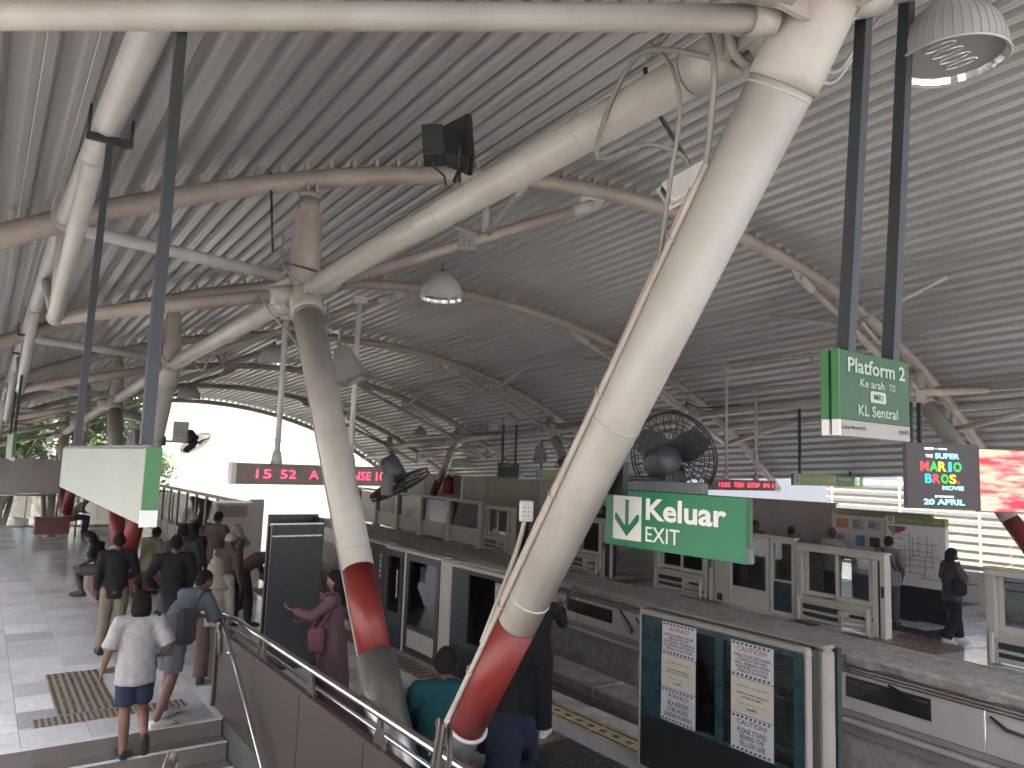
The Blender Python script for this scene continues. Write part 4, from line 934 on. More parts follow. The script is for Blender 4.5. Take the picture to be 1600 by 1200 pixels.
t = thing('platform_sign', 'small dark green far sign reading Platform 1 hanging beside the wall fan', 'platform sign', (15.6, 22.2, 2.3))
g = G(); g.box(15.15, 16.05, 22, 22.08, 2.50, 2.98); b = obj('board', g, 'sign_darkgreen', t)
g = G(); g.box(15.15, 16.05, 22, 22.08, 2.42, 2.498); obj('footer', g, 'sign_grey', t)
obj('lettering', merge(text_geo('Platform 1', (15.28,22,2.83), (1,0,0), (0,0,1), width=.6, bold=.02), text_geo('Ke arah TO', (15.4,22,2.74), (1,0,0), (0,0,1), width=.4), text_geo('Titiwangsa', (15.36,22,2.55), (1,0,0), (0,0,1), width=.48)), 'letter_pale', b)['kind'] = 'stuff'
for x in (15.32, 15.9): pole(t, (x,22.04,2.98), (x,22.04,4.6), .035)

# video screen on a post from the far beam
t = thing('video_screen', 'black lit screen showing the coloured movie title, hung on twin posts', 'screen', (15.2, 7.35, 2.3))
A = Vector((13.4, 7.9, 0)); ua = Vector((.90, -.44, 0)).normalized(); v = Vector((0,0,1))
A = Vector((13.29, 6.67, 2.37)); W, Hh = 1.42, 1.15
nn = ua.cross(v)
g = G(); g.prism([(0,0),(W,0),(W,Hh),(0,Hh)], A, ua, v, nn*-.10); s = obj('case', g, 'screen_dark', t)
g = G(); rect(g, A, ua, v, .02, W-.02, .02, Hh-.02, .001, .001); obj('display', g, 'screen_dark', s)
def st_(txt, cx, y, wd, hh, m, bold=.04, sl=0, dep=.004): obj('lettering', text_geo(txt, A+ua*cx+v*y, ua, v, width=wd*1.02, height=hh*1.02, align='C', bold=bold, depth=dep, slant=sl), m, s)
st_('THE', .44, .90, .14, .055, 'screen_white', .03); st_('SUPER', .80, .885, .48, .095, 'screen_cyan')
for ch, cx, m in zip('MARIO', (.35,.53,.70,.85,1.00), ('screen_red','screen_green','screen_yellow','screen_blue','screen_green')): st_(ch, cx, .66, .16 if ch != 'I' else .07, .17, m, .03)
for ch, cx, m in zip('BROS.', (.42,.58,.74,.90,1.01), ('screen_blue','screen_red','screen_green','screen_yellow','screen_red')): st_(ch, cx, .45, .14 if ch != '.' else .04, .16 if ch != '.' else .04, m, .03)
st_('MOVIE', .90, .335, .42, .075, 'screen_cyan'); st_('DI PAWAGAM', .72, .20, .36, .04, 'screen_white', .03); st_('20 APRIL', .72, .075, .8, .10, 'screen_cyan')
g = G(); rect(g, A, ua, v, .35, .54, 1.04, 1.075, .003); rect(g, A, ua, v, .62, .80, 1.045, 1.07, .003); rect(g, A, ua, v, .57, .59, 1.05, 1.065, .003); obj('logo_bar', g, 'screen_white', s)
for q in (.12, .30): pole(t, A+ua*q+v*Hh-nn*.05, Vector((13.35+q*.9, 6.72-q*.44, 4.36)), .03)
t0 = t
t = thing('video_screen', 'second lit screen showing blurred pink and red pictures at the picture edge', 'screen', (16.4, 6.8, 2.3))
g = G(); g.loft([(13.2,6.6,4.36),(16.75,6.75,4.76)], .07, 12); g.box(13.38,13.72,6.52,6.74,4.24,4.46); obj('arm_tube', g, 'tube_paint', t0)
B0 = A+ua*(W+.01)-v*.03
g = G(); g.prism([(0,0),(1.6,0),(1.6,Hh-.02),(0,Hh-.02)], B0, ua, v, nn*-.10); s = obj('case', g, 'screen_dark', t)
m = bpy.data.materials.new('screen_pink'); m.use_nodes = True; nt = m.node_tree; bs = nt.nodes['Principled BSDF']
ge = nt.nodes.new('ShaderNodeNewGeometry'); mp = nt.nodes.new('ShaderNodeMapping'); mp.inputs['Scale'].default_value = (.9,.9,4); mp.inputs['Rotation'].default_value = (.15,.1,0); nz = nt.nodes.new('ShaderNodeTexNoise'); nz.inputs['Scale'].default_value = 2.2; nz.inputs['Detail'].default_value = 4
cr = nt.nodes.new('ShaderNodeValToRGB'); e = cr.color_ramp.elements; e[0].position = .3; e[0].color = (.5,.02,.05,1); e[1].position = .7; e[1].color = (1,.55,.7,1)
for p, c in ((.42,(.9,.06,.08,1)),(.5,(.95,.25,.28,1)),(.58,(.45,.6,.4,1)),(.63,(1,.7,.4,1))): el = e.new(p); el.color = c
nt.links.new(ge.outputs['Position'], mp.inputs[0]); nt.links.new(mp.outputs[0], nz.inputs[0]); nt.links.new(nz.outputs[0], cr.inputs[0]); nt.links.new(cr.outputs[0], bs.inputs['Emission Color']); bs.inputs['Emission Strength'].default_value = .2; bs.inputs['Base Color'].default_value = (.02,.02,.02,1); M['screen_pink'] = m
g = G(); rect(g, B0, ua, v, .015, 1.585, .015, Hh-.035, .001, .001); obj('display', g, 'screen_pink', s)
# ================================================================== lamps, fans, loudspeakers, boxes
def lamp(label, p, dia, hook=.16, first=[None]):
    p = Vector(p)
    if first[0] is None:
        t = thing('bay_lamp', label, 'lamp', (0,0,0), 0, 'bell shaped ceiling lamps'); r = .5
        pr = [(0,1.30,.10),(.0,1.24,.18),(0,1.12,.40),(0,.90,.66),(0,.62,.85),(0,.28,.95),(0,.0,.97)]
        g = G(); g.loft([(0,0,z) for _, z, _ in pr], [q for _, _, q in pr], 40, 0, cap=False)
        for k in range(40):
            a = 2*math.pi*k/40; g.loft([(math.cos(a)*q*1.0, math.sin(a)*q*1.0, z) for _, z, q in pr[1:]], .012, 4, cap=False)
        g.xf(Matrix.Scale(.5, 4)); obj('shade', g, 'lamp_shell', t)
        g = G(); g.ring((0,0,0), (0,0,1), .97, .03, 40); g.xf(Matrix.Scale(.5, 4)); obj('rim', g, 'lamp_shell', t)
        g = G(); N = 44; P = []; F = []
        for k in range(N):
            a = 2*math.pi*k/N; q = .93+(.025 if k % 2 else 0); P += [(q*math.cos(a), q*math.sin(a), .02), (q*.95*math.cos(a), q*.95*math.sin(a), .16)]
        for k in range(N): F.append((2*k, (2*k+2) % (2*N), (2*k+3) % (2*N), 2*k+1))
        g.add(P, F); g.xf(Matrix.Scale(.5, 4)); obj('prism_ring', g, 'prism_glass', t)
        g = G(); g.loft([(0,0,.15),(0,0,.19)], .90, 36); g.xf(Matrix.Scale(.5, 4)); b = obj('tray', g, 'grey_box', t)
        for k in range(4):
            g = G(); x = -.45+.3*k; g.ring((x,0,.145), (0,0,1), .001, .001, 4)
            pts = [(x+.09*math.cos(a), .22*math.sin(a)*1.25, .14) for a in [2*math.pi*i/18 for i in range(19)]]
            g = G(); g.loft(pts, .022, 6, cap=False); g.xf(Matrix.Scale(.5, 4)); obj('led_lens', g, 'prism_glass', b)
        g = G(); g.loft([(0,0,1.29),(0,0,1.42)], [.12,.07], 12); g.loft([(0,0,1.42),(0,0,1.66)], .02, 6); g.ring((0,0,1.7), (1,0,0), .05, .015, 12); g.xf(Matrix.Scale(.5, 4)); obj('hook', g, 'black_plastic', t)
        first[0] = t
    else:
        t = copy_tree(first[0]); t['label'] = label
    t.location = p; s = dia/1.0; t.scale = (s, s, s*1.0); return t
lamp('large bell lamp close overhead beside the twin sign posts', (3.64,1.57,4.86), .50)
lamp('bell lamp with a bright prism rim hanging under the long cream beam', (4.18,7.36,4.74), .50)
lamp('grey bell lamp seen just past the slanted column top by the horn speaker', (4.35,13.9,4.62), .56)
lamp('small grey bell lamp over the white bright opening beside the second column', (4.24,20.2,4.28), .58)
lamp('small grey bell lamp above the second loudspeaker by the blank board', (3.95,26.6,3.9), .56)
lamp('far bell lamp beside the little floodlight', (13.87,19.56,4.22), .52)
lamp('farthest bell lamp over the white building', (14.43,26.6,3.98), .54)
# strut hangers for lamps are short chains
g = G()
def fan(label, c, face, dia, mount, grp='wall fans on the columns', first=[None]):
    """cage fan: face = direction the air goes, mount = point it is fixed to"""
    c = Vector(c); f = Vector(face).normalized(); t = thing('wall_fan', label, 'fan', c, 0, grp)
    q = f.to_track_quat('Z', 'Y').to_matrix().to_4x4(); T = Matrix.Translation(c) @ q; Rr = dia/2
    g = G()
    for rr, z in ((1,.0),(1,.14)): g.ring((0,0,z*Rr), (0,0,1), Rr*rr, .006, 36, rs=5)
    N = 30
    for k in range(N):
        a = 2*math.pi*k/N; ca, sa = math.cos(a), math.sin(a)
        g.loft([(Rr*r*ca, Rr*r*sa, z*Rr) for r, z in ((.14,.26),(.5,.25),(.85,.20),(1,.12),(1,.02),(.85,-.06),(.5,-.11),(.2,-.12))], .0028, 4, cap=False)
    for rr, z in ((.35,.255),(.6,.24),(.8,.21),(.6,-.10),(.8,-.07)): g.ring((0,0,z*Rr), (0,0,1), Rr*rr, .003, 30, rs=4)
    g.xf(T); obj('cage', g, 'black_plastic', t)
    g = G()
    for k in range(3):
        a = 2*math.pi*k/3+.5; P = []
        for i in range(6):
            r = .14+.78*i/5; wv = .16+.16*math.sin(math.pi*(i+1)/6.5)
            for s, zz in ((-1,-.06),(0,.02),(1,.10)):
                P.append((Rr*(r*math.cos(a)-s*wv*math.sin(a)), Rr*(r*math.sin(a)+s*wv*math.cos(a)), Rr*zz+.03*Rr))
        F = [(i*3+j, i*3+j+1, i*3+j+4, i*3+j+3) for i in range(5) for j in range(2)]; n0 = len(P)
        P += [(x, y, z+.004) for x, y, z in P]; F += [tuple(n0+i for i in f2[::-1]) for f2 in F]
        g.add(P, F, 0, True)
    g.sphere((0,0,.05*Rr), .2*Rr, .2*Rr, .14*Rr, 14, 8); g.xf(T); obj('blades', g, 'dark_post', t)
    g = G(); g.loft([(0,0,-.12*Rr),(0,0,-.2*Rr),(0,0,-.75*Rr),(0,0,-.9*Rr)], [.26*Rr,.34*Rr,.32*Rr,.20*Rr], 18); g.xf(T); obj('motor', g, 'dark_post', t)
    m = Vector(mount); b = T @ Vector((0,0,-.45*Rr)); k = b-Vector((0,0,.38*Rr))
    g = G(); g.loft([b, k], .02, 8); g.loft([k+Vector((0,0,.0)), Vector((m.x,m.y,k.z)), ], .017, 8); g.box(m.x-.02, m.x+.02, m.y-.07, m.y+.07, k.z-.09, k.z+.09); g.loft([k+Vector((-.03,0,0)), k-Vector((.0,0,.07))], .03, 8); obj('bracket', g, 'black_plastic', t)
    return t
fan('big black cage fan above the exit sign, beside the central column', (3.50,3.20,2.94), (.93,.28,.20), .56, (2.85,3.0,2.9))
fan('grey cage fan facing down beside the red LED display and cream column', (3.28,6.42,2.66), (.35,-.35,-.87), .60, (2.85,5.8,2.7))
fan('small pale fan against the bright white opening', (3.55,16.0,3.12), (.45,-.45,-.77), .62, (2.9,15.6,3.1))
fan('tiny dark wall fan on the shaded far column', (16.2,19.6,2.95), (-.3,-.9,-.2), .66, (16.75,19.6,3.0))
def horn_box(label, p, face, s, grp='loudspeakers hung from the roof', m='speaker_grey'):
    p = Vector(p); t = thing('loudspeaker', label, 'loudspeaker', p, 0, grp); f = Vector(face).normalized(); T = Matrix.Translation(p) @ f.to_track_quat('Z', 'Y').to_matrix().to_4x4()
    def fr(a, b, za, zb): return [(-a,-b*.8,za),(a,-b*.8,za),(a,b*.8,za),(-a,b*.8,za)]
    g = G(); A = fr(.16*s,.14*s,-.30*s,0); B = fr(.30*s,.30*s,.30*s,0); Cc = fr(.315*s,.315*s,.33*s,0); D = fr(.25*s,.25*s,.325*s,0); E2 = fr(.06*s,.06*s,.05*s,0)
    P = A+B+Cc+D+E2; F = [(3,2,1,0)]
    for l in range(4):
        for k in range(4): F.append((l*4+k, l*4+(k+1) % 4, (l+1)*4+(k+1) % 4, (l+1)*4+k))
    F.append((16,17,18,19)); g.add(P, F); g.xf(T); obj('horn_body', g, m, t)
    g = G(); g.sphere((0,0,.12*s), .07*s, .07*s, .09*s, 10, 6); g.xf(T); obj('driver_cone', g, 'grey_box', t)
    g = G(); g.loft([(-.2*s,0,-.05*s),(-.24*s,0,-.1*s),(-.24*s,0,-.36*s),(.24*s,0,-.36*s),(.24*s,0,-.1*s),(.2*s,0,-.05*s)], .016*s, 6); g.loft([(0,0,-.36*s),(0,.0,-.48*s)], .03*s, 8); g.xf(T); obj('yoke', g, 'grey_box', t)
    g = G(); tp = T @ Vector((0,0,-.46*s)); g.loft([tp, tp+Vector((0,0,.12*s)), tp+Vector((-.28*s,0,.17*s))], .022*s, 8); obj('arm', g, 'strut_paint', t)
horn_box('grey horn loudspeaker hanging right beside the second cream column', (3.27,7.8,3.93), (.30,-.25,-.92), .62)
horn_box('grey horn loudspeaker beyond the blank sign board', (2.95,18.6,3.05), (.15,-.3,-.95), 1.0)
horn_box('small far loudspeaker over the far platform sign', (14.2,18.4,3.3), (-.2,-.35,-.9), .7)
# black floodlight on the beam
t = thing('floodlight', 'black square floodlight with finned case standing on the cream beam', 'floodlight', (2.8,4.78,5.0))
c = Vector((2.80,4.78,5.30)); f = Vector((.83,-.50,.10)).normalized(); T = Matrix.Translation(c) @ f.to_track_quat('Z', 'Y').to_matrix().to_4x4()
g = G(); g.box(-.19,.19,-.17,.17,.06,.11, bev=.01); g.xf(T); obj('front_frame', g, 'black_plastic', t)
g = G(); P = [(-.18,-.16,.06),(.18,-.16,.06),(.18,.16,.06),(-.18,.16,.06),(-.12,-.11,-.10),(.12,-.11,-.10),(.12,.11,-.10),(-.12,.11,-.10)]
g.add(P, [(0,1,5,4),(1,2,6,5),(2,3,7,6),(3,0,4,7),(4,5,6,7)]); g.xf(T); obj('reflector_case', g, 'black_plastic', t)
g = G(); g.box(-.13,.13,-.11,.12,-.26,-.10, bev=.012); 
for k in range(5): g.box(-.12+.055*k,-.105+.055*k,-.115,.125,-.27,-.12)
g.xf(T); obj('gear_box', g, 'dark_post', t)
g = G(); g.box(-.17,.17,-.155,.155,.111,.114); g.xf(T); obj('glass', g, 'glass_dark', t)
g = G(); g.loft([T@Vector((.21,0,0)), T@Vector((.22,-.2,.0)), T@Vector((-.22,-.2,.0)), T@Vector((-.21,0,0))], .012, 6); g.loft([T@Vector((0,-.2,0)), (2.76,4.74,4.99)], .018, 8); obj('yoke', g, 'black_plastic', t)
g = G(); g.loft([T@Vector((-.1,-.1,-.2)), T@Vector((-.16,-.22,-.2)), T@Vector((-.1,-.28,-.12)), (2.72,4.8,4.97)], .01, 6); obj('lead', g, 'cable_dark', t)
# small floodlights far off
for p, lab in (((14.6,21.7,4.2),'small far floodlight on the pale beam beside the bell lamp'),):
    t = thing('floodlight', lab, 'floodlight', p); g = G(); g.box(p[0]-.22,p[0]+.22,p[1]-.1,p[1]+.1,p[2]-.14,p[2]+.16, bev=.03); g.box(p[0]-.18,p[0]+.18,p[1]-.11,p[1]-.101,p[2]-.1,p[2]+.12,1); obj('case', g, ['grey_box','prism_glass'], t)
    g = G(); g.loft([(p[0]-.2,p[1],p[2]-.1),(p[0]-.2,p[1],p[2]-.3)], .02, 6); g.loft([(p[0]+.2,p[1],p[2]-.1),(p[0]+.2,p[1],p[2]-.3)], .02, 6); obj('stand', g, 'black_plastic', t)
# white camera housing on a black drop arm under the beam
t = thing('camera_housing', 'white box camera housing on a black drop arm beside the central column', 'camera', (3.45,3.15,4.6))
c = Vector((3.54,3.12,4.70)); f = Vector((.62,-.55,.50)).normalized(); T = Matrix.Translation(c) @ f.to_track_quat('Z', 'X').to_matrix().to_4x4()
g = G(); g.box(-.075,.075,-.055,.055,-.16,.16, bev=.012); g.xf(T); obj('housing', g, 'white_box', t)
g = G(); g.box(-.085,.085,-.065,-.058,-.18,.18, bev=.004); g.xf(T); obj('sun_hood', g, 'white_box', t)
g = G(); g.box(-.05,.05,-.04,.04,-.17,-.162); g.xf(T); obj('window', g, 'glass_dark', t)
ha = Vector((2.86,2.55,4.62)); g = G(); ha = Vector((3.02,2.98,5.06)); g.loft([ha+Vector((-.02,0,.16)), ha, c+Vector((.0,0,.13)), c+Vector((0,0,.05))], .014, 8)
g.box(ha.x-.07,ha.x+.07,ha.y-.012,ha.y+.012,ha.z-.012,ha.z+.012); obj('drop_arm', g, 'black_plastic', t)
# junction boxes
def jbox(label, p, w_, h_, d_, turn, m='white_box', grp='junction boxes'):
    t = thing('junction_box', label, 'junction box', p, turn, grp); g = G(); T = Matrix.Translation(p) @ Matrix.Rotation(turn, 4, 'Z')
    g.box(-w_/2,w_/2,-d_/2,d_/2,0,h_, bev=.006); g.xf(T); b = obj('case', g, m, t)
    g = G(); g.box(-w_*.4,w_*.4,-d_/2-.006,-d_/2-.001,h_*.1,h_*.9, bev=.002); g.xf(T); obj('lid', g, m, t)
    g = G()
    for i in range(2):
        for j in range(3): g.box(-w_*.22+w_*.3*i,-w_*.10+w_*.3*i,-d_/2-.009,-d_/2-.0065,h_*(.25+.2*j),h_*(.3+.2*j))
    g.xf(T); o = obj('socket_mark', g, 'cable_dark', b); o['kind'] = 'stuff'; return t
jbox('white vented junction box strapped to the conduits on the central column', (2.78,3.72,2.52), .085, .125, .07, R(-35))
jbox('grey junction box on the roof strut just past the cream beam', (4.12,6.75,5.16), .20, .20, .10, R(-30), 'speaker_grey')
jbox('small grey box on the beam behind the blank sign board post', (3.1,15.2,3.1), .25, .38, .15, R(-20), 'speaker_grey')

# ------------------------------------------------------------------ conduits and cables on the central column
def run(name, label, pts, r, m, cat='cable', grp=None, seg=7):
    """smooth cable through points"""
    P = [Vector(p) for p in pts]; Q = []
    for i in range(len(P)-1):
        p0, p1, p2, p3 = P[max(i-1,0)], P[i], P[i+1], P[min(i+2,len(P)-1)]
        for k in range(5):
            t = k/5; Q.append(.5*((2*p1)+(p2-p0)*t+(2*p0-5*p1+4*p2-p3)*t*t+(3*p1-p0-3*p2+p3)*t**3))
    Q.append(P[-1]); g = G(); g.loft(Q, r, seg); return tag(obj(name, g, m), label, cat, grp)
cb = Vector((XN, 4.82, .26)); cn = nodeN(0); cd = (cn-cb).normalized()
def oncol(z, side, out=.0):
    p = cb+cd*((z-cb.z)/cd.z); a = Vector((-.62, .78, 0)); a = (a-cd*a.dot(cd)).normalized(); b = cd.cross(a)
    return p+(a*math.cos(side)+b*math.sin(side))*((.105+.041*(z-.26)/4.6)+out)
run('conduit', 'pale conduit pipe clipped along the dark side of the central column', [oncol(z, .30, .016) for z in (4.2,3.6,3.0,2.4,1.9,1.5,1.0)], .016, 'conduit', 'conduit', 'conduits on the central column')
run('conduit', 'second thin conduit beside the pale pipe on the central column', [oncol(z, .05+.05*math.sin(z*3), .014+.01*abs(math.sin(z*2))) for z in (4.1,3.7,3.3,2.9,2.5,2.1,1.7,1.3,.9)], .012, 'conduit', 'conduit', 'conduits on the central column')
run('conduit', 'dark cable behind the conduits running down the red foot of the central column', [oncol(z, -.22, .012) for z in (2.6,2.2,1.8,1.4,1.0)], .010, 'cable_dark', 'cable', 'conduits on the central column')
run('cable', 'thin black tie cable strung round the central column by the exit sign', [oncol(2.58, a, .004) for a in (.3,-.4,-1.0,-1.6,-2.3,-2.9)], .004, 'cable_dark')
run('conduit', 'short white pipe dropping from the vented junction box to the conduits', [(2.78,3.73,2.53),(2.76,3.80,2.3),oncol(1.75,.3,.03)], .014, 'conduit', 'conduit', 'conduits on the central column')
g = G()
for z in (3.9,3.2,2.66,2.0,1.55):
    for sd in (.30,.05): p = oncol(z, sd, .016); g.ring(p, cd, .022, .006, 10)
tag(obj('conduit_clip', g, 'conduit'), 'row of clips holding the conduits on the central column', 'conduit clips', kind='stuff')
run('cable', 'grey cable looping over the pin joint of the cream beam', [(2.55,2.1,4.72),(2.50,2.35,4.86),(2.55,2.6,4.95),(2.60,2.85,4.80),(2.62,2.95,4.55),(3.0,2.98,4.75),(3.35,3.02,4.80),(3.52,3.1,4.78)], .014, 'cable_grey', 'cable', 'loose cables round the column head')
run('cable', 'twisted grey cable bridging from the beam to the conduit head', [(2.58,2.55,4.93),(2.56,2.35,5.0),(2.55,2.2,4.95),(2.50,2.10,4.83),(2.49,2.05,4.6),oncol(4.2,.3,.016)], .015, 'cable_grey', 'cable', 'loose cables round the column head')
run('cable', 'thin grey cable hanging in a loop beside the conduit head', [(2.54,2.5,4.98),(2.48,2.3,4.75),(2.46,2.22,4.5),(2.49,2.3,4.2),oncol(3.8,.05,.02)], .011, 'cable_grey', 'cable', 'loose cables round the column head')
CBL = [[(2.80,1.80,4.62),(2.92,1.80,4.66),(3.10,1.82,4.74),(3.25,1.82,4.92),(3.52,1.82,5.25),(3.7,1.82,5.45)],[(2.80,1.80,4.58),(2.90,1.80,4.60),(3.06,1.82,4.67),(3.22,1.82,4.85),(3.55,1.82,5.24),(3.75,1.82,5.42)]]
for k in range(2): run('cable', ['upper pale cable rising toward the big lamp behind the sign posts', 'lower pale cable rising toward the big lamp behind the sign posts'][k], CBL[k], .0085, 'white_box', 'cable', 'pale cables by the sign posts')
n2 = nodeN(1)
run('cable', 'grey cable drooping on the second column head', [(2.52,8.0,5.3),(2.5,7.95,5.0),(2.6,7.93,4.85),(2.75,7.9,4.75),(2.9,7.9,4.6)], .012, 'cable_grey', 'cable', 'cables on the second column head')
run('cable', 'looped dark cable hanging under the second column head', [(2.95,7.95,4.65),(3.0,7.9,4.45),(2.95,7.85,4.2),(3.02,7.85,4.35),(3.04,7.9,4.6)], .014, 'cable_grey', 'cable', 'cables on the second column head')
run('cable', 'long thin cable running down the side of the second column', [(2.3,8.0,4.6),(2.45,7.9,4.35)]+[tuple(Vector((XN,4.82,.26))+(n2-Vector((XN,4.82,.26)))*((z-.26)/(n2.z-.26))+Vector((-.93,.36,0))*(.128+.037*(z-.26)/4.5)) for z in (4.0,3.4,2.8,2.2,1.5,.8)], .011, 'cable_grey', 'cable', 'cables on the second column head')
g = G(); g.loft([(2.52,7.93,4.98),(2.98,7.9,4.93)], .013, 8); tag(obj('copper_pipe', g, 'bench_red'), 'short copper coloured pipe across the second column head', 'pipe')
g = G(); g.loft([(2.36,8.1,6.0),(2.42,8.02,5.1)], .014, 6); tag(obj('black_rod', g, 'black_plastic'), 'thin black rod leaning against the second column top', 'rod')
for k, (y, z) in enumerate(((14.2,4.4),(20.6,4.1))): run('cable', ['drooping cable loop on the third column head', 'drooping cable loop on the fourth column head'][k], [(2.5,y,z+.5),(2.46,y-.1,z+.2),(2.6,y-.2,z+.05),(2.85,y-.3,z+.15),(3.0,y-.9,z-.1),(2.95,y-1.3,z+.3)], .018, 'cable_grey', 'cable', 'cable loops on farther columns')
for k in range(2, 5):
    n = nodeF(k); run('cable', ['', '', 'dark cables slung round the far column head above the big fan', 'dark cables slung round the shaded far column head', 'dark cables round the far column head above the extinguisher'][k], [n+Vector((.0,-1.8,.24)), n+Vector((-.1,-.5,.2)), n+Vector((-.25,-.1,.35)), n+Vector((-.15,.1,.1)), n+Vector((.0,.8,.2)), n+Vector((0,2.5,.16))], .02, 'cable_dark', 'cable', 'cables on far column heads')

# ================================================================== boards, benches, bins and the far end of the near platform
t = thing('advert_board', 'tall dark double sided board standing beyond the stair rail', 'standing board', (3.73, 10.4, 0))
g = G(); g.box(3.37,4.10,10.30,10.36,.06,1.94, bev=.006); obj('front_panel', g, 'dark_panel', t)
g = G(); g.box(3.38,4.08,10.285,10.299,1.78,1.80); g.box(3.37,4.10,10.29,10.37,1.942,1.965); obj('trim', g, 'aluminium', t)
g = G(); g.box(3.42,4.15,10.62,10.68,.06,2.06, bev=.006); obj('back_panel', g, 'dark_panel', t)
g = G(); g.box(4.06,4.14,10.362,10.618,.06,2.02); g.box(3.42,3.9,10.37,10.61,1.9,1.94); obj('side_panel', g, 'dark_post', t)
g = G(); g.box(3.35,4.17,10.27,10.70,0,.058); obj('base', g, 'black_plastic', t)
t = thing('notice_stand', 'brown framed notice stand behind the woman in the headscarf', 'standing board', (4.7, 17, 0))
g = G(); g.box(4.3,5.05,17.0,17.1,.3,1.84); obj('board', g, 'tube_paint', t)
g = G(); g.box(5.055,5.35,17.02,17.14,.0,1.92); obj('side_wing', g, 'tube_paint', t)
for k in range(4): g = G(); g.box(4.36,4.98,16.985,16.998,.55+.33*k,.80+.33*k); obj('notice', g, 'led_case' if k % 2 else 'tube_paint', t)
g = G(); g.box(4.28,5.07,16.98,17.1,1.845,1.89); g.box(4.28,4.33,17.02,17.08,0,.3); g.box(5.0,5.05,17.02,17.08,0,.3); obj('frame', g, 'aluminium', t)
def bench(label, x0, x1, y0, y1, h, m, grp):
    t = thing('box_bench', label, 'bench', ((x0+x1)/2,(y0+y1)/2,0), 0, grp)
    g = G(); g.box(x0,x1,y0,y1,.08,h-.045, bev=.01); obj('box', g, m, t)
    g = G(); g.box(x0-.02,x1+.02,y0-.02,y1+.02,h-.043,h, bev=.008); obj('seat', g, 'bench_red' if m == 'bench_red' else 'sign_grey', t)
    for x in (x0+.05, x1-.05): g = G(); g.box(x-.03,x+.03,y0+.04,y1-.04,0,.079); obj('leg', g, 'aluminium', t)
    return t
bench('low grey box bench hidden behind the banded column foot', 2.95, 3.75, 4.75, 5.45, .46, 'sign_grey', 'box benches round the columns')
bench('dark red box bench at the foot of the far column', 1.75, 2.75, 29.3, 30.0, .62, 'bench_red', 'box benches round the columns')
bench('box bench under the sitting woman, beside the leaning column pair', 2.05, 2.75, 16.6, 17.6, .46, 'bench_red', 'box benches round the columns')
bench('box bench under the person with the phone', 2.95, 3.65, 16.8, 18.3, .46, 'bench_red', 'box benches round the columns')
t = thing('bin_board', 'tall dark standing board at the extreme edge of the platform view', 'standing board', (.1, 12.9, 0))
g = G(); g.box(-.05,.25,12.9,12.96,.3,2.05); obj('panel', g, 'dark_panel', t); g = G(); g.box(-.05,.25,12.89,12.97,2.051,2.2); obj('header', g, 'sign_edge', t); g = G(); g.box(-.05,.25,12.88,12.98,0,.28); obj('base', g, 'led_case', t)
t = thing('info_board', 'wide grey notice board back on a tube frame at the far end', 'standing board', (2.1, 31, 0))
g = G(); g.box(.35,2.5,31.0,31.08,1.35,2.55); obj('board', g, 'wall_grey', t)
g = G()
for x in (.5, 2.45): g.loft([(x,31.1,0),(x,31.1,2.5)], .04, 8)
g.loft([(.2,31.1,1.28),(2.5,31.1,1.28)], .035, 8); g.loft([(2.45,31.1,2.4),(3.1,31.1,2.4),(3.1,31.1,0)], .03, 8); obj('frame', g, 'aluminium', t)
t = thing('glass_barrier', 'clear glass end barrier with dark posts closing the near platform', 'glass barrier', (3, 33.4, 0))
for k in range(9):
    x = -1.2+.95*k; g = G(); g.box(x-.025,x+.025,33.38,33.44,0,1.32); obj('post', g, 'tube_paint', t)
    if k < 8: g = G(); g.box(x+.03,x+.92,33.40,33.415,.06,1.25); obj('pane', g, 'glass_clear', t)
g = G(); g.box(-1.3,6.5,33.37,33.45,1.322,1.38); g.box(-1.3,6.5,33.38,33.44,.0,.05); obj('rail', g, 'tube_paint', t)
t = thing('fire_extinguisher', 'red fire extinguisher cylinder hung on the pale panelled wall', 'fire extinguisher', (17.2, 29.6, 1.5))
g = G(); g.loft([(17.2,28.9,1.55),(17.2,28.9,1.6),(17.2,28.9,2.2),(17.2,28.9,2.3),(17.2,28.9,2.33)], [.2,.23,.23,.14,.06], 16); obj('cylinder', g, 'extinguisher_red', t)
g = G(); g.loft([(17.2,28.9,2.33),(17.2,28.9,2.42)], .05, 8); g.loft([(17.2,28.85,2.4),(17.1,28.6,2.36),(17.02,28.62,1.9)], .025, 6); obj('valve', g, 'black_plastic', t)
g = G(); g.box(17.3,17.36,28.75,29.05,1.6,2.2); obj('bracket', g, 'grey_box', t)
g = G(); g.loft([(17.2,28.3,0),(17.2,28.3,2.45)], .035, 8); g.loft([(17.2,28.12,0),(17.2,28.12,2.45)], .025, 8); tag(obj('drain_pipe', g, 'cable_grey'), 'pair of thin vertical pipes beside the red extinguisher', 'pipes')

# ================================================================== beyond the station: buildings, trees, viaduct
t = thing('cream_building', 'huge sunlit cream building filling the open end with a colourful mural', 'building', (17, 62, -7))
g = G(); g.box(5.2,29.5,50,75,-7,24); obj('wall', g, 'building_cream', t)
g = G()
for k in range(4): g.box(20,27,69.96,69.99,6+2.2*k,7.6+2.2*k)
for r in range(5):
    for c in range(6):
        x = 13.6+1.07*c; z = 6.4+1.5*r; g = G(); g.box(x,x+.97,49.93,49.99,z,z+1.38); obj('tile_panel', g, 'viaduct', t)
mu = G(); q = random.Random(4)
cols = ['blue','teal','orange','teal','blue','purple','orange','pink','blue']
for i in range(9):
    x = 8.3+.44*i; z = 7.9+q.uniform(-.3,.3); g = G(); h = q.uniform(1.1,1.9); g.loft([(x,49.95,z),(x+q.uniform(-.2,.2),49.95,z+h*.5),(x+q.uniform(-.15,.15),49.95,z+h)], [.09,.15,.08], 8); obj('mural_stroke', g, 'mural_'+cols[i], t)
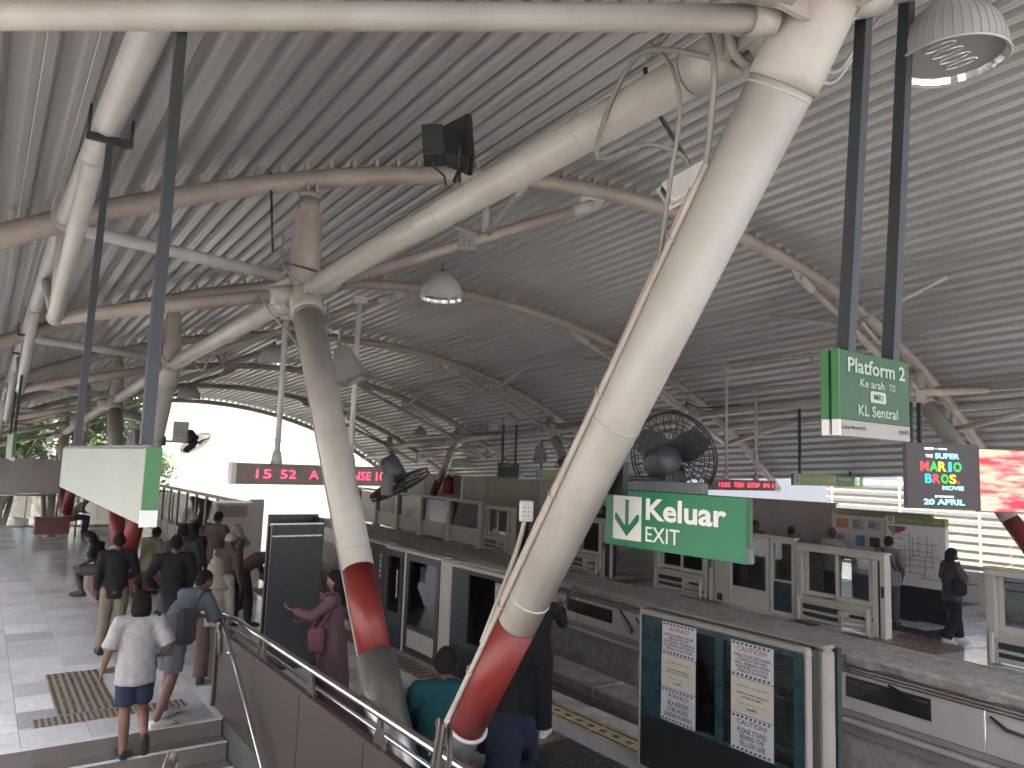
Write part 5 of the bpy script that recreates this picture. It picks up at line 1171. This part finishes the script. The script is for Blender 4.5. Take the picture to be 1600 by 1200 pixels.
t = thing('office_building', 'pale office building with dark window bands beyond the far platform', 'building', (62, 92, -7))
g = G(); g.box(44,86,88,110,-7,6.6); obj('wall', g, 'building_pale', t)
for r in range(2):
    for k in range(11): g = G(); x = 45+3.6*k; g.box(x,x+3.2,87.9,87.99,2.0+2.3*r,3.4+2.3*r); obj('window', g, 'window_dark', t)
t = thing('cream_tower', 'tall cream building end standing behind the panelled wall', 'building', (34,120,-7)); g = G(); g.box(44,62,110,130,-7,18); obj('wall', g, 'building_cream', t); g = G(); g.box(43.6,62.4,109.6,130.4,18,18.6); obj('roof', g, 'viaduct', t)
t = thing('viaduct', 'pinkish concrete monorail viaduct curving away past the glass barrier', 'viaduct', (4, 50, -7))
for k in range(9):
    a0 = R(6*k); c0 = Vector((-32, 36, 0)); r = 37.5
    g = G(); P = []
    for a in (a0, a0+R(5.95)):
        for dr, z in ((-.5,-.9),(.5,-.9),(.5,.55),(-.5,.55)): P.append(c0+Vector(((r+dr)*math.cos(a), (r+dr)*math.sin(a), z)))
    g.add(P, [(0,1,2,3),(7,6,5,4),(0,4,5,1),(1,5,6,2),(2,6,7,3),(3,7,4,0)]); obj('beam_span', g, 'viaduct', t)
    if k % 2 == 0: g = G(); p = c0+Vector((r*math.cos(a0), r*math.sin(a0), 0)); g.loft([p+Vector((0,0,-7)), p+Vector((0,0,-.9))], .5, 10); obj('pier', g, 'viaduct', t)
def tree(label, x, y, h, w2, n, mm, seed):
    t = thing('broadleaf_tree', label, 'tree', (x,y,-7), 0, 'green trees beyond the far end'); q = random.Random(seed)
    g = G(); g.loft([(x,y,-7),(x+.2,y,-7+h*.3),(x-.1,y+.2,-7+h*.62)], [.38,.28,.16], 9)
    for k in range(7): a = q.uniform(0,6.28); b = q.uniform(.25,.5); g.loft([(x,y,-7+h*q.uniform(.3,.55)), (x+w2*b*.6*math.cos(a), y+w2*b*.6*math.sin(a), -7+h*.68), (x+w2*b*1.3*math.cos(a), y+w2*b*1.3*math.sin(a), -7+h*q.uniform(.7,.85))], [.14,.09,.03], 6)
    obj('trunk', g, 'bark', t)
    clumps = [(q.gauss(0,.42), q.gauss(0,.42), q.uniform(.0,1)) for _ in range(26)]
    P = []; F = []
    for i in range(n):
        c = clumps[q.randrange(26)]; s = q.uniform(.12,.26)
        cx = x+(c[0]+q.gauss(0,.14))*w2; cy = y+(c[1]+q.gauss(0,.14))*w2; cz = -7+h*(.66+.42*c[2]*(1-.35*(c[0]**2+c[1]**2)))+q.gauss(0,.45)
        a = Vector((q.gauss(0,1), q.gauss(0,1), q.gauss(0,.6))).normalized()*s; b = a.orthogonal().normalized()*s*.5
        o = len(P); p = Vector((cx,cy,cz)); P += [p-a, p+b, p+a, p-b]; F.append((o,o+1,o+2,o+3))
    g = G(); g.add(P, F); obj('crown', g, mm, t)
for i, (x, y, h, w2, mm, lab) in enumerate([(1.0,43,13.5,3.6,'leaf_light','light green tree seen through the end posts, nearest the picture edge'),(3.4,46,14,3.6,'leaf','broad green tree behind the fourth column'),(5.6,45,13.0,2.6,'leaf_light','light green tree partly behind the blank sign board'),(-3,50,15,5,'leaf','dark green tree beyond the edge sign board'),(32,66,8.2,3.0,'leaf','small tree seen through the window panes of the glazed barrier'),(38,60,8.4,3.2,'leaf_light','second small tree seen through the glazed barrier'),(44,62,8.0,3.0,'leaf','third small tree seen through the glazed barrier')]):
    tree(lab, x, y, h, w2, 3000, mm, 20+i)
# ================================================================== people
def V3(*a): return Vector(a)
def pose(kind='stand', **kw):
    """joints of a 1.70 m figure: x to its right, y forward, z up"""
    J = dict(pel=V3(0,0,.93), wst=V3(0,.01,1.10), chs=V3(0,0,1.28), nek=V3(0,-.01,1.47), hed=V3(0,.02,1.60),
             shl=V3(-.19,-.01,1.41), shr=V3(.19,-.01,1.41), ell=V3(-.235,-.03,1.12), elr=V3(.235,-.03,1.12), wrl=V3(-.24,.06,.88), wrr=V3(.24,.06,.88),
             hpl=V3(-.09,0,.90), hpr=V3(.09,0,.90), knl=V3(-.10,.02,.49), knr=V3(.10,.02,.49), anl=V3(-.105,-.02,.08), anr=V3(.105,-.02,.08), tol=V3(-.13,.15,.03), tor=V3(.13,.15,.03))
    if kind == 'sit':
        J.update(pel=V3(0,0,.55), wst=V3(0,.03,.72), chs=V3(0,.08,.90), nek=V3(0,.13,1.08), hed=V3(0,.20,1.20), shl=V3(-.19,.11,1.02), shr=V3(.19,.11,1.02), ell=V3(-.23,.17,.76), elr=V3(.23,.17,.76),
                 wrl=V3(-.12,.37,.68), wrr=V3(.12,.37,.68), hpl=V3(-.09,.02,.53), hpr=V3(.09,.02,.53), knl=V3(-.11,.43,.52), knr=V3(.11,.43,.52), anl=V3(-.10,.40,.08), anr=V3(.10,.40,.08), tol=V3(-.11,.57,.03), tor=V3(.11,.57,.03))
    if kind == 'lean':
        J.update(pel=V3(0,-.10,.90), wst=V3(0,-.03,1.05), chs=V3(0,.10,1.20), nek=V3(0,.23,1.36), hed=V3(0,.32,1.46), shl=V3(-.19,.20,1.30), shr=V3(.19,.20,1.30), ell=V3(-.24,.30,1.04), elr=V3(.24,.30,1.04), wrl=V3(-.10,.46,1.02), wrr=V3(.10,.46,1.02),
                 hpl=V3(-.09,-.10,.88), hpr=V3(.09,-.10,.88))
    if kind == 'bend':
        J.update(pel=V3(0,-.12,.92), wst=V3(0,.03,1.03), chs=V3(0,.20,1.10), nek=V3(0,.38,1.17), hed=V3(0,.50,1.20), shl=V3(-.19,.33,1.14), shr=V3(.19,.33,1.14), ell=V3(-.22,.45,.90), elr=V3(.22,.45,.90), wrl=V3(-.18,.62,.80), wrr=V3(.18,.62,.80), hpl=V3(-.09,-.10,.90), hpr=V3(.09,-.10,.90))
    for k, v in kw.items(): J[k] = V3(*v)
    return J
fold = bpy.data.textures.new('cloth_folds', 'CLOUDS'); fold.noise_scale = .10; fold.noise_depth = 2
PENDING = []
def limb(g, a, b, c, ra, rb, rc, seg=12):
    m1 = a.lerp(b, .45); m2 = b.lerp(c, .35)
    g.loft([a, m1, b, m2, c], [ra, ra*.97, rb, rb*1.04 if rb > rc else rb, rc], seg)
def cap(g, c, r): g.sphere(c, r, seg=12, rg=8)
def torso(g, J, k=0., low=.0, shoulders=True):
    up = (J['nek']-J['pel']).normalized(); r = V3(1,0,0)
    p0 = J['pel']-V3(0,0,.10+low) if low >= 0 else J['pel']
    g.loft([p0, J['pel'], J['wst'], J['chs'], J['chs'].lerp(J['nek'], .62), J['nek']],
           [(.14+k,.11+k), (.165+k,.115+k), (.140+k,.100+k), (.165+k,.112+k), (.150+k*.8,.088+k*.6), (.075+k*.4,.070+k*.4)], 18, ref=r)
    cap(g, J['pel'], .12+k)
    if shoulders:
        for s in 'lr':
            cap(g, J['sh'+s], .066+k*.8)
            g.loft([J['sh'+s], J['chs'].lerp(J['nek'], .75)], [.062+k*.8, .075+k*.7], 12)
def remesh(g, vox, smooth=3, disp=0.):
    me = bpy.data.meshes.new('tmp'); me.from_pydata([tuple(p) for p in g.v], [], g.f)
    o = bpy.data.objects.new('tmp', me); link(o)
    m = o.modifiers.new('r', 'REMESH'); m.mode = 'VOXEL'; m.voxel_size = vox; m.use_smooth_shade = True
    m = o.modifiers.new('s', 'SMOOTH'); m.iterations = smooth; m.factor = .5
    if disp:
        m = o.modifiers.new('d', 'DISPLACE'); m.texture = fold; m.strength = disp; m.mid_level = .5; m.texture_coords = 'GLOBAL'
        m = o.modifiers.new('s2', 'SMOOTH'); m.iterations = 1
    return o
def hand(g, w0, d, side, curl, s=1., bend=.5):
    d = d.normalized(); side = (side-d*side.dot(d)).normalized(); n = d.cross(side).normalized()*curl
    e = w0+d*.085*s
    g.loft([w0-d*.02*s, w0+d*.03*s, e], [(.024*s,.018*s),(.036*s,.015*s),(.040*s,.012*s)], 10, ref=side)
    for i, L in enumerate((.058,.070,.066,.050)):
        b = e-d*.008*s+side*(-.030+.02*i)*s; m = b+d*L*.5*s+n*.01*s*bend; t = m+(d*(1-bend)+n*bend).normalized()*L*.55*s
        g.loft([b, m, t], [.0095*s,.009*s,.007*s], 6)
    b = w0+d*.02*s-side*.03*s; m = b+(d*.6-side*.8).normalized()*.035*s; g.loft([b, m, m+(d*.9+n*.3).normalized()*.03*s], [.011*s,.010*s,.008*s], 6)
def head_fn(q):
    x, y, z = q
    if z < -.05: f = 1-.38*min(1, (-z-.05)/.9)**1.2; x *= f; y = y*(1-.16*min(1, -z)) if y > 0 else y*(1-.30*min(1, -z))
    if y > .6 and abs(x) < .32 and -.42 < z < .22: y += .20*(1-abs(x)/.32)*max(0, (.22-z)/.64)*(1 if z > -.30 else .3)
    if y > .75 and -.02 < z < .14 and .2 < abs(x) < .55: y -= .07
    return Vector((x, y, z))
def person(label, loc, yaw, J, height=1.68, skin='skin', top=('tshirt','white'), bottom=('trousers','black'), shoes='shoe_dark', hair='short', hairm='hair', head_yaw=0, head_pitch=0, vox=.018, group=None, extras=None, slim=1.):
    t = thing('person', label, 'person', loc, yaw, group); S = height/1.70
    W = wm(t) @ Matrix.Scale(S, 4)
    # ---- body
    g = G(); torso(g, J, -.004)
    for s in 'lr':
        limb(g, J['sh'+s], J['el'+s], J['wr'+s], .053, .042, .028); cap(g, J['el'+s], .043)
        limb(g, J['hp'+s], J['kn'+s], J['an'+s], .086, .058, .040); cap(g, J['kn'+s], .058); cap(g, J['hp'+s], .09)
        a, b = J['an'+s], J['to'+s]; heel = a-(b-a).normalized()*.05; heel.z = a.z-.03
        g.loft([heel, a.lerp(b, .3)-V3(0,0,.02), b], [(.036,.034),(.040,.034),(.036,.02)], 10, ref=(1,0,0)); g.loft([a+V3(0,0,.06), a-V3(0,0,.03)], .040, 10)
    Mh = Matrix.Translation(J['hed']) @ Matrix.Rotation(head_yaw, 4, 'Z') @ Matrix.Rotation(head_pitch, 4, 'X')
    g.loft([J['nek']-V3(0,0,.04), J['nek'], J['hed']-V3(0,.0,.03)], [.062,.054,.055], 12)
    hg = G(); hg.sphere((0,0,.0), .076, .096, .118, 22, 16, fn=head_fn)
    for sx in (-1, 1): hg.sphere((sx*.078,-.008,-.01), .012, .024, .032, 8, 6)
    hg.xf(Mh)
    bo = remesh(g, vox*.9)
    hn = G()
    for s, sx in (('l',-1),('r',1)):
        d = J['wr'+s]-J['el'+s]; hand(hn, J['wr'+s], d, V3(0,1,0) if abs(d.normalized().y) < .8 else V3(sx,0,0), -sx)
    PENDING.append((bo, merge(hg, hn), 'body', skin, t, W))
    # ---- eyes
    for sx in (-1, 1):
        e = G(); e.sphere((sx*.030,.086,.012), .012, .008, .007, 8, 5); e.xf(Mh); obj('eye', e.xf(W), 'hair', t)
    e = G(); e.loft([(-.022,.089,-.058),(0,.094,-.056),(.022,.089,-.058)], .006, 6); obj('mouth', e.xf(Mh).xf(W), 'letter_red', t)
    # ---- clothes
    kind, tc = top
    g = G(); torso(g, J, .016, .05 if kind != 'dress' else .0)
    for s in 'lr':
        if kind == 'long' or kind == 'dress': limb(g, J['sh'+s], J['el'+s], J['el'+s].lerp(J['wr'+s], .93), .072, .058, .046); cap(g, J['el'+s], .057)
        elif kind != 'vest': g.loft([J['sh'+s], J['sh'+s].lerp(J['el'+s], .8)], [.074,.072], 12)
    if kind == 'loose':
        g.loft([J['pel']-V3(0,0,.17), J['pel'], J['wst'], J['chs']], [(.205,.155),(.200,.150),(.185,.14),(.185,.135)], 18, ref=(1,0,0))
        for s in 'lr': g.loft([J['sh'+s], J['sh'+s].lerp(J['el'+s], .95)], [.078,.088], 12)
    if kind == 'dress':
        fl = (J['anl']+J['anr'])/2; g.loft([J['wst'], J['pel'], J['pel'].lerp(fl, .5), fl+V3(0,0,.06)], [(.16,.12),(.20,.155),(.22,.19),(.25,.22)], 18, ref=(1,0,0))
    PENDING.append((remesh(g, vox, 3, .022), None, 'shirt' if kind != 'dress' else 'dress', 'cloth_'+tc, t, W))
    kb, bc = bottom
    if kb:
        g = G(); g.loft([J['pel']-V3(0,0,.12), J['pel']+V3(0,0,.06)], [(.16,.125),(.172,.128)], 16, ref=(1,0,0)); cap(g, J['pel']-V3(0,0,.04), .135)
        for s in 'lr':
            cap(g, J['hp'+s], .105)
            if kb == 'trousers': limb(g, J['hp'+s], J['kn'+s], J['kn'+s].lerp(J['an'+s], .96), .104, .078, .066); cap(g, J['kn'+s], .077)
            elif kb == 'wide': limb(g, J['hp'+s], J['kn'+s], J['kn'+s].lerp(J['an'+s], .97), .112, .098, .098); cap(g, J['kn'+s], .096)
            elif kb == 'shorts': g.loft([J['hp'+s], J['hp'+s].lerp(J['kn'+s], .88)], [.112,.098], 14)
        if kb == 'skirt':
            fl = (J['knl']+J['knr'])/2; g.loft([J['pel'], J['pel'].lerp(fl, .5), fl-V3(0,0,.02)], [(.18,.14),(.21,.18),(.22,.19)], 18, ref=(1,0,0))
        PENDING.append((remesh(g, vox, 3, .018), None, 'trousers' if kb in ('trousers','wide') else kb, 'cloth_'+bc, t, W))
    for s in 'lr':
        g = G(); a, b = J['an'+s], J['to'+s]; dv = (b-a); fw = V3(dv.x, dv.y, dv.z); heel = a-fw.normalized()*.075; heel.z = a.z-.045+(.0 if dv.z > -.12 else .03)
        sole = V3(0,0,-.012)
        g.loft([heel+V3(0,0,.015), a.lerp(b,.15)-V3(0,0,.018), a.lerp(b,.6)-V3(0,0,.008), b+V3(0,0,.006), b+fw.normalized()*.05], [(.034,.036),(.044,.048),(.048,.036),(.044,.028),(.028,.016)], 12, ref=(1,0,0))
        g2 = G(); g2.loft([heel+fw.normalized()*-.005-V3(0,0,.022), a.lerp(b,.5)-V3(0,0,.04), b+fw.normalized()*.05-V3(0,0,.012)], [(.036,.012),(.05,.012),(.034,.010)], 10, ref=(1,0,0))
        sh = obj('shoe', g.xf(W), shoes, t); obj('sole', g2.xf(W), 'shoe_white' if shoes == 'shoe_white' else 'shoe_dark', sh)
    # ---- hair or headwear
    g = G()
    def capshape(rx, ry, rz, zc, front, back, seg=22, rg=12):
        """shell over the skull: front/back = how far down it reaches"""
        P = []; F = []
        for i in range(rg+1):
            for k in range(seg):
                ph = 2*math.pi*k/seg; lim = front+(back-front)*(.5-.5*math.sin(ph))
                th = lim*i/rg; wob = 1+.025*noise.noise((ph*2.0, th*4, height*7))
                P.append((rx*math.sin(th)*math.cos(ph)*wob, ry*math.sin(th)*math.sin(ph)*wob-.006, zc+rz*math.cos(th)*wob))
        for i in range(rg):
            for k in range(seg): F.append((i*seg+k, (i+1)*seg+k, (i+1)*seg+(k+1) % seg, i*seg+(k+1) % seg))
        g.add(P, F, 0, True)
    if hair == 'short': capshape(.087,.107,.127,.004,R(62),R(118))
    elif hair == 'bob':
        capshape(.095,.112,.130,.004,R(58),R(125)); g.loft([(0,-.03,.06),(0,-.045,-.06),(0,-.05,-.135)], [(.092,.085),(.104,.085),(.095,.07)], 18, ref=(1,0,0))
    elif hair == 'long':
        capshape(.094,.112,.130,.004,R(58),R(120)); g.loft([(0,-.03,.06),(0,-.055,-.08),(0,-.085,-.22),(0,-.10,-.42)], [(.090,.080),(.100,.075),(.105,.055),(.07,.03)], 18, ref=(1,0,0))
    elif hair == 'cap':
        capshape(.090,.108,.128,.008,R(78),R(92)); g.prism([(.08*math.sin(a), .085+.085*math.cos(a)) for a in [R(-80+20*i) for i in range(9)]], (0,.0,.045), (1,0,0), (0,1,-.25), (0,0,.008))
    elif hair in ('hijab', 'hood'):
        capshape(.096,.116,.134,.0,R(70),R(128)); k2 = 1 if hair == 'hijab' else 1.12
        g.loft([(0,-.035,.03),(0,-.03,-.10),(0,-.03,-.19),(0,-.04,-.31)], [(.096*k2,.088*k2),(.100*k2,.090*k2),(.15*k2,.118*k2),(.215*k2,.155*k2)], 18, ref=(1,0,0))
        g.loft([(0,.055,-.125),(0,.03,-.19),(0,.02,-.30)], [(.06,.03),(.11,.06),(.16,.10)], 14, ref=(1,0,0))
    obj({'short':'hair','bob':'hair','long':'hair','cap':'cap','hijab':'headscarf','hood':'headscarf'}[hair], g.xf(Mh).xf(W), hairm, t)
    if extras: extras(t, J, W, Mh)
    return t
def ex_bag(side=1, m='cloth_black', pos=(.02,-.18,1.05), size=(.15,.09,.20), strap=True):
    def f(t, J, W, Mh):
        g = G(); p = V3(*pos); sx, sy, sz = size; g.box(p.x-sx, p.x+sx, p.y-sy, p.y+sy, p.z-sz, p.z+sz, bev=min(sx,sy)*.7); o = obj('bag', g.xf(W), m, t)
        if strap:
            g = G(); A = J['sh'+('r' if side > 0 else 'l')]+V3(0,0,.06); g.loft([p+V3(0,0,sz*.8), p.lerp(A,.5)+V3(0,-.04,.03), A+V3(0,-.06,.03), A+V3(-side*.03,.07,.02), J['chs']+V3(-side*.05,.15,0), p+V3(0,sy,sz*.4)], .016, 6); obj('strap', g.xf(W), m, o)
    return f
def ex_phone(hand_='r', m='black_plastic'):
    def f(t, J, W, Mh):
        p = J['wr'+hand_]+V3(0,.09,.03); g = G(); g.box(p.x-.038, p.x+.038, p.y-.006, p.y+.006, p.z-.07, p.z+.08, bev=.004); obj('phone', g.xf(W), m, t)
    return f
def ex_mask(m='letter_black'):
    def f(t, J, W, Mh):
        g = G(); g.sphere((0,.028,-.045), .066, .078, .055, 14, 8); obj('face_mask', g.xf(Mh).xf(W), m, t)
    return f
def ex_strap(m='cloth_black'):
    def f(t, J, W, Mh):
        g = G(); g.loft([J['shl']+V3(.06,-.04,.08), J['chs']+V3(.02,-.165,.04), J['wst']+V3(.15,-.10,-.04), J['wst']+V3(.17,.04,-.05)], [(.022,.008)]*4, 8, ref=(1,0,.6)); obj('strap', g.xf(W), m, t)
        g = G(); p = J['wst']+V3(.10,.17,-.02); g.box(p.x-.10,p.x+.10,p.y-.04,p.y+.04,p.z-.07,p.z+.07, bev=.02); obj('bag', g.xf(W), m, t)
    return f
def both(*fs):
    def f(*a):
        for q in fs: q(*a)
    return f
crowd = 'people waiting on the near platform'
# woman in white walking up from the stairs
person('woman with dark bob in a loose white T-shirt and dark shorts stepping off the stairs', (1.50,8.50,-.165), R(-6),
       pose(anl=(-.06,.0,.08), tol=(-.09,.17,.03), knl=(-.07,.03,.49), knr=(.10,.07,.50), anr=(.11,-.28,.33), tor=(.13,-.27,.16), elr=(.30,-.06,1.14), wrr=(.26,.12,1.02), ell=(-.27,-.02,1.13), wrl=(-.31,.08,.92)),
       1.60, 'skin', ('loose','white'), ('shorts','navy'), 'shoe_dark', 'bob', group=crowd, extras=both(ex_bag(1,'cloth_navy',(.02,.19,1.0),(.12,.05,.12))))
person('boy in grey blue shirt and shorts leaning on the stair rail with a sling bag', (1.98,8.98,0), R(-62),
       pose('lean', anl=(-.10,-.02,.08), knl=(-.10,.0,.48), anr=(.12,-.30,.08), tor=(.15,-.13,.03), knr=(.11,-.12,.49), tol=(-.12,.16,.03)), 1.66, 'skin', ('loose','greyblue'), ('shorts','grey'), 'shoe_white', 'short', head_yaw=R(-12), group=crowd, extras=ex_bag(1,'cloth_darkgrey',(.16,-.05,1.02),(.08,.14,.20)))
person('man seen from behind in a dark top and khaki trousers', (1.80,12.30,0), R(-10), pose(anl=(-.13,-.1,.08), tol=(-.17,.07,.03), anr=(.10,.05,.08), tor=(.12,.22,.03), elr=(.27,.06,1.14), wrr=(.14,.22,1.05)), 1.66, 'skin_dark', ('long','black'), ('trousers','khaki'), 'shoe_dark', 'short', group=crowd)
person('dark haired woman in black sitting on the box bench, head bowed', (2.22,17.1,0), R(62), pose('sit', hed=(0,.26,1.17), anl=(-.06,.30,.08), tol=(-.06,.47,.03), wrl=(-.08,.44,.60), wrr=(.10,.42,.60)), 1.66, 'skin_dark', ('tshirt','black'), ('shorts','darkgrey'), 'shoe_dark', 'bob', head_pitch=R(-25), group=crowd)
person('person in a pale yellow shirt sitting and holding a phone', (3.05,17.2,0), R(-50), pose('sit', wrr=(.10,.36,.86), elr=(.22,.14,.78), hed=(0,.24,1.18)), 1.72, 'skin_dark', ('long','yellow'), ('trousers','brown'), 'shoe_dark', 'short', head_pitch=R(-22), group=crowd, extras=ex_phone())
person('dark clothed man with back turned and hand on hip', (2.36,11.25,0), R(-12), pose(ell=(-.33,-.10,1.16), wrl=(-.20,.10,1.0), anl=(-.14,-.05,.08), tol=(-.18,.12,.03), elr=(.26,.04,1.12), wrr=(.18,.2,1.0)), 1.72, 'skin_dark', ('long','black'), ('trousers','darkgrey'), 'shoe_dark', 'short', group=crowd)
person('person in a light cap with a pale bag strap at the back of the crowd', (3.62,15.9,0), R(-28), pose(), 1.68, 'skin_dark', ('tshirt','darkgrey'), ('trousers','black'), 'shoe_dark', 'cap', 'cloth_beige', group=crowd, extras=ex_bag(-1,'cloth_cream',(-.05,-.18,1.15),(.10,.06,.2)))
person('tall dark figure standing beside the light capped person', (3.98,15.5,0), R(-55), pose(elr=(.25,.08,1.14), wrr=(.12,.25,1.1)), 1.74, 'skin_dark', ('long','brown'), ('trousers','black'), 'shoe_dark', 'short', group=crowd)
person('woman in a pale headscarf and dark dress reading her phone', (3.98,14.1,0), R(95), pose(elr=(.25,.08,1.14), wrr=(.10,.28,1.15), ell=(-.25,.08,1.14), wrl=(-.08,.28,1.12)), 1.60, 'skin', ('dress','brown'), (None,''), 'shoe_dark', 'hijab', 'cloth_beige', head_pitch=R(-18), group=crowd, extras=ex_phone('r','paper'))
person('person under a pale rounded headscarf, hidden behind the leaning boy', (2.62,10.1,0), R(-30), pose(), 1.55, 'skin', ('long','beige'), ('wide','brown'), 'shoe_dark', 'hood', 'cloth_beige', group=crowd)
person('person in a brown top bending forward behind the tall dark board', (3.92,13.2,0), R(-72), pose('bend', anl=(-.12,-.18,.08), tol=(-.14,.0,.03), anr=(.12,.02,.08), tor=(.14,.18,.03)), 1.68, 'skin_dark', ('long','brown'), ('trousers','black'), 'shoe_dark', 'short', group=crowd)
person('long haired woman in a dusty pink dress behind the banded column', (3.36,7.95,0), R(55), pose(shl=(-.19,.0,1.41), ell=(-.27,.20,1.24), wrl=(-.20,.42,1.30), elr=(.24,.14,1.15), wrr=(.12,.36,1.12)), 1.62, 'skin', ('dress','pink'), (None,''), 'shoe_dark', 'long', group=crowd, extras=ex_bag(-1,'cloth_rose',(-.24,.14,.98),(.05,.09,.14)))
person('man in a turquoise T-shirt sitting with his back turned behind the column foot', (3.08,5.12,0), R(-35), pose('sit', hed=(0,.22,1.19)), 1.80, 'skin_dark', ('loose','turquoise'), ('trousers','black'), 'shoe_dark', 'short', group=crowd)
person('person in black with white trainers filming, half hidden by the red column foot', (5.08,6.55,0), R(-42), pose(elr=(.30,.14,1.22), wrr=(.26,.36,1.36), anl=(-.10,-.06,.08), anr=(.12,.04,.08), tol=(-.13,.11,.03), tor=(.16,.21,.03)), 1.62, 'skin', ('long','black'), ('wide','black'), 'shoe_white', 'long', group=crowd,
       extras=lambda t, J, W, Mh: (lambda g: obj('phone_stick', g.xf(W), 'cable_dark', t))((lambda g: g.loft([J['wrr']+V3(0,.08,-.02), J['wrr']+V3(.10,.16,.14)], .012, 8).loft([J['wrr']+V3(.07,.13,.11), J['wrr']+V3(.17,.21,.21)], .028, 6))(G())))
person('person in a dark blue patterned dress sitting low at the right of the column foot', (3.42,4.78,0), R(-50), pose('sit'), 1.5, 'skin', ('long','pattern'), ('wide','pattern'), 'shoe_dark', 'long', group=crowd)
person('tall person in a charcoal top between the dark clothed man and the headscarf', (2.75,12.7,0), R(-15), pose(elr=(.25,.06,1.14), wrr=(.10,.24,1.08)), 1.74, 'skin_dark', ('long','darkgrey'), ('trousers','black'), 'shoe_dark', 'short', group=crowd)
person('long haired woman in black further back near the notice stand', (3.35,14.6,0), R(-40), pose(), 1.60, 'skin_dark', ('long','black'), ('wide','darkgrey'), 'shoe_dark', 'long', group=crowd)
person('person in a dark brown top with a white cap beside the headscarf woman', (3.3,12.0,0), R(-60), pose(ell=(-.25,.08,1.14), wrl=(-.10,.26,1.12)), 1.66, 'skin_dark', ('tshirt','brown'), ('trousers','black'), 'shoe_dark', 'cap', 'cloth_white', group=crowd)
person('person bent low on the far red bench, white cap on', (2.95,30.6,0), R(-75), pose('sit', hed=(0,.36,1.06), nek=(0,.26,.98), chs=(0,.18,.86), shl=(-.19,.22,.94), shr=(.19,.22,.94)), 1.75, 'skin', ('long','beige'), ('trousers','denim'), 'shoe_dark', 'cap', 'cloth_white', vox=.024, group=crowd)
far = 'people on the far platform'
def fpos(off, y): p = FM @ Vector((off, y, 0)); return (p.x, p.y, 0)
person('bearded man in a dark shirt looking sideways, behind the exit sign edge', (15.5,11.45,0), R(150), pose(elr=(.26,.04,1.12), wrr=(.10,.18,.98)), 1.74, 'skin_dark', ('long','darkgrey'), ('trousers','darkgrey'), 'shoe_dark', 'short', head_yaw=R(35), vox=.022, group=far)
person('person in black bending sideways against the grey partition wall', (15.75,10.75,0), R(-75), pose('lean', hed=(0,.30,1.50), chs=(0,.06,1.25)), 1.74, 'skin_dark', ('long','black'), ('trousers','darkgrey'), 'shoe_dark', 'short', vox=.022, group=far)
def ex_print(t, J, W, Mh):
    g = text_geo('COOL', (0,0,0), (1,0,0), (0,0,1), width=.2, height=.09, align='C', bold=.03); a = V3(.0,.158,1.26)
    g.v = [V3(-p.x, a.y, a.z+p.z) for p in g.v]; obj('shirt_print', g.xf(W), 'letter_black', t)
person('man in a white printed T-shirt sitting behind the widest door cassette', (15.95,9.72,0), R(125), pose(elr=(.27,.02,1.14), wrr=(.12,.2,1.0), ell=(-.27,.02,1.14), wrl=(-.12,.2,1.0)), 1.70, 'skin_dark', ('loose','white'), ('trousers','black'), 'shoe_dark', 'cap', 'cloth_rose', head_yaw=R(20), vox=.022, group=far, extras=ex_print)
person('man in a grey T-shirt with a cross strap studying the route map, seen from behind', (15.05,7.95,0), R(-78), pose(ell=(-.27,-.06,1.14), wrl=(-.20,.12,1.0), elr=(.27,-.06,1.12), wrr=(.22,.1,.92)), 1.70, 'skin', ('loose','grey'), ('trousers','darkgrey'), 'shoe_dark', 'short', vox=.02, group=far, extras=ex_strap())
person('woman with black face mask and a dark shoulder bag walking along the far platform', (14.45,6.50,0), R(-125), pose(anl=(-.10,.16,.08), tol=(-.13,.33,.03), knl=(-.10,.12,.50), anr=(.10,-.20,.10), tor=(.12,-.05,.03), knr=(.10,.0,.49), elr=(.25,.10,1.14), wrr=(.16,.28,1.1)), 1.64, 'skin', ('loose','darkgrey'), ('wide','black'), 'shoe_white', 'bob', vox=.02, group=far, extras=both(ex_mask(), ex_bag(1,'cloth_black',(.20,.02,1.05),(.07,.13,.16))))
person('dark clad person standing by the pale wall beyond the white junction box', (16.2,17.6,0), R(100), pose(), 1.70, 'skin_dark', ('long','black'), ('trousers','black'), 'shoe_dark', 'short', vox=.026, group=far)
# finish the cloth and body surfaces in one go
dg = bpy.context.evaluated_depsgraph_get()
out = []
for o, extra, nm, m, t, W in PENDING:
    me = bpy.data.meshes.new_from_object(o.evaluated_get(dg)); out.append(me)
for (o, extra, nm, m, t, W), me in zip(PENDING, out):
    g = G(); g.add([v.co for v in me.vertices], [list(p.vertices) for p in me.polygons], 0, True)
    if extra: merge(g, extra)
    obj(nm, g.xf(W), m, t)
    tmp = o.data; bpy.data.objects.remove(o); bpy.data.meshes.remove(tmp); bpy.data.meshes.remove(me)
# ================================================================== air
HZ = .013
hm = bpy.data.materials.new('haze'); hm.use_nodes = True; n = hm.node_tree
for x in list(n.nodes):
    if x.type != 'OUTPUT_MATERIAL': n.nodes.remove(x)
vol = n.nodes.new('ShaderNodeVolumePrincipled'); vol.inputs['Color'].default_value = (.98,.95,.93,1); vol.inputs['Density'].default_value = HZ; vol.inputs['Anisotropy'].default_value = .55
n.links.new(vol.outputs[0], [x for x in n.nodes if x.type == 'OUTPUT_MATERIAL'][0].inputs['Volume'])
M['haze'] = hm
g = G(); g.box(-610,610,-610,610,-8,36); tag(obj('haze', g, 'haze'), kind='stuff')
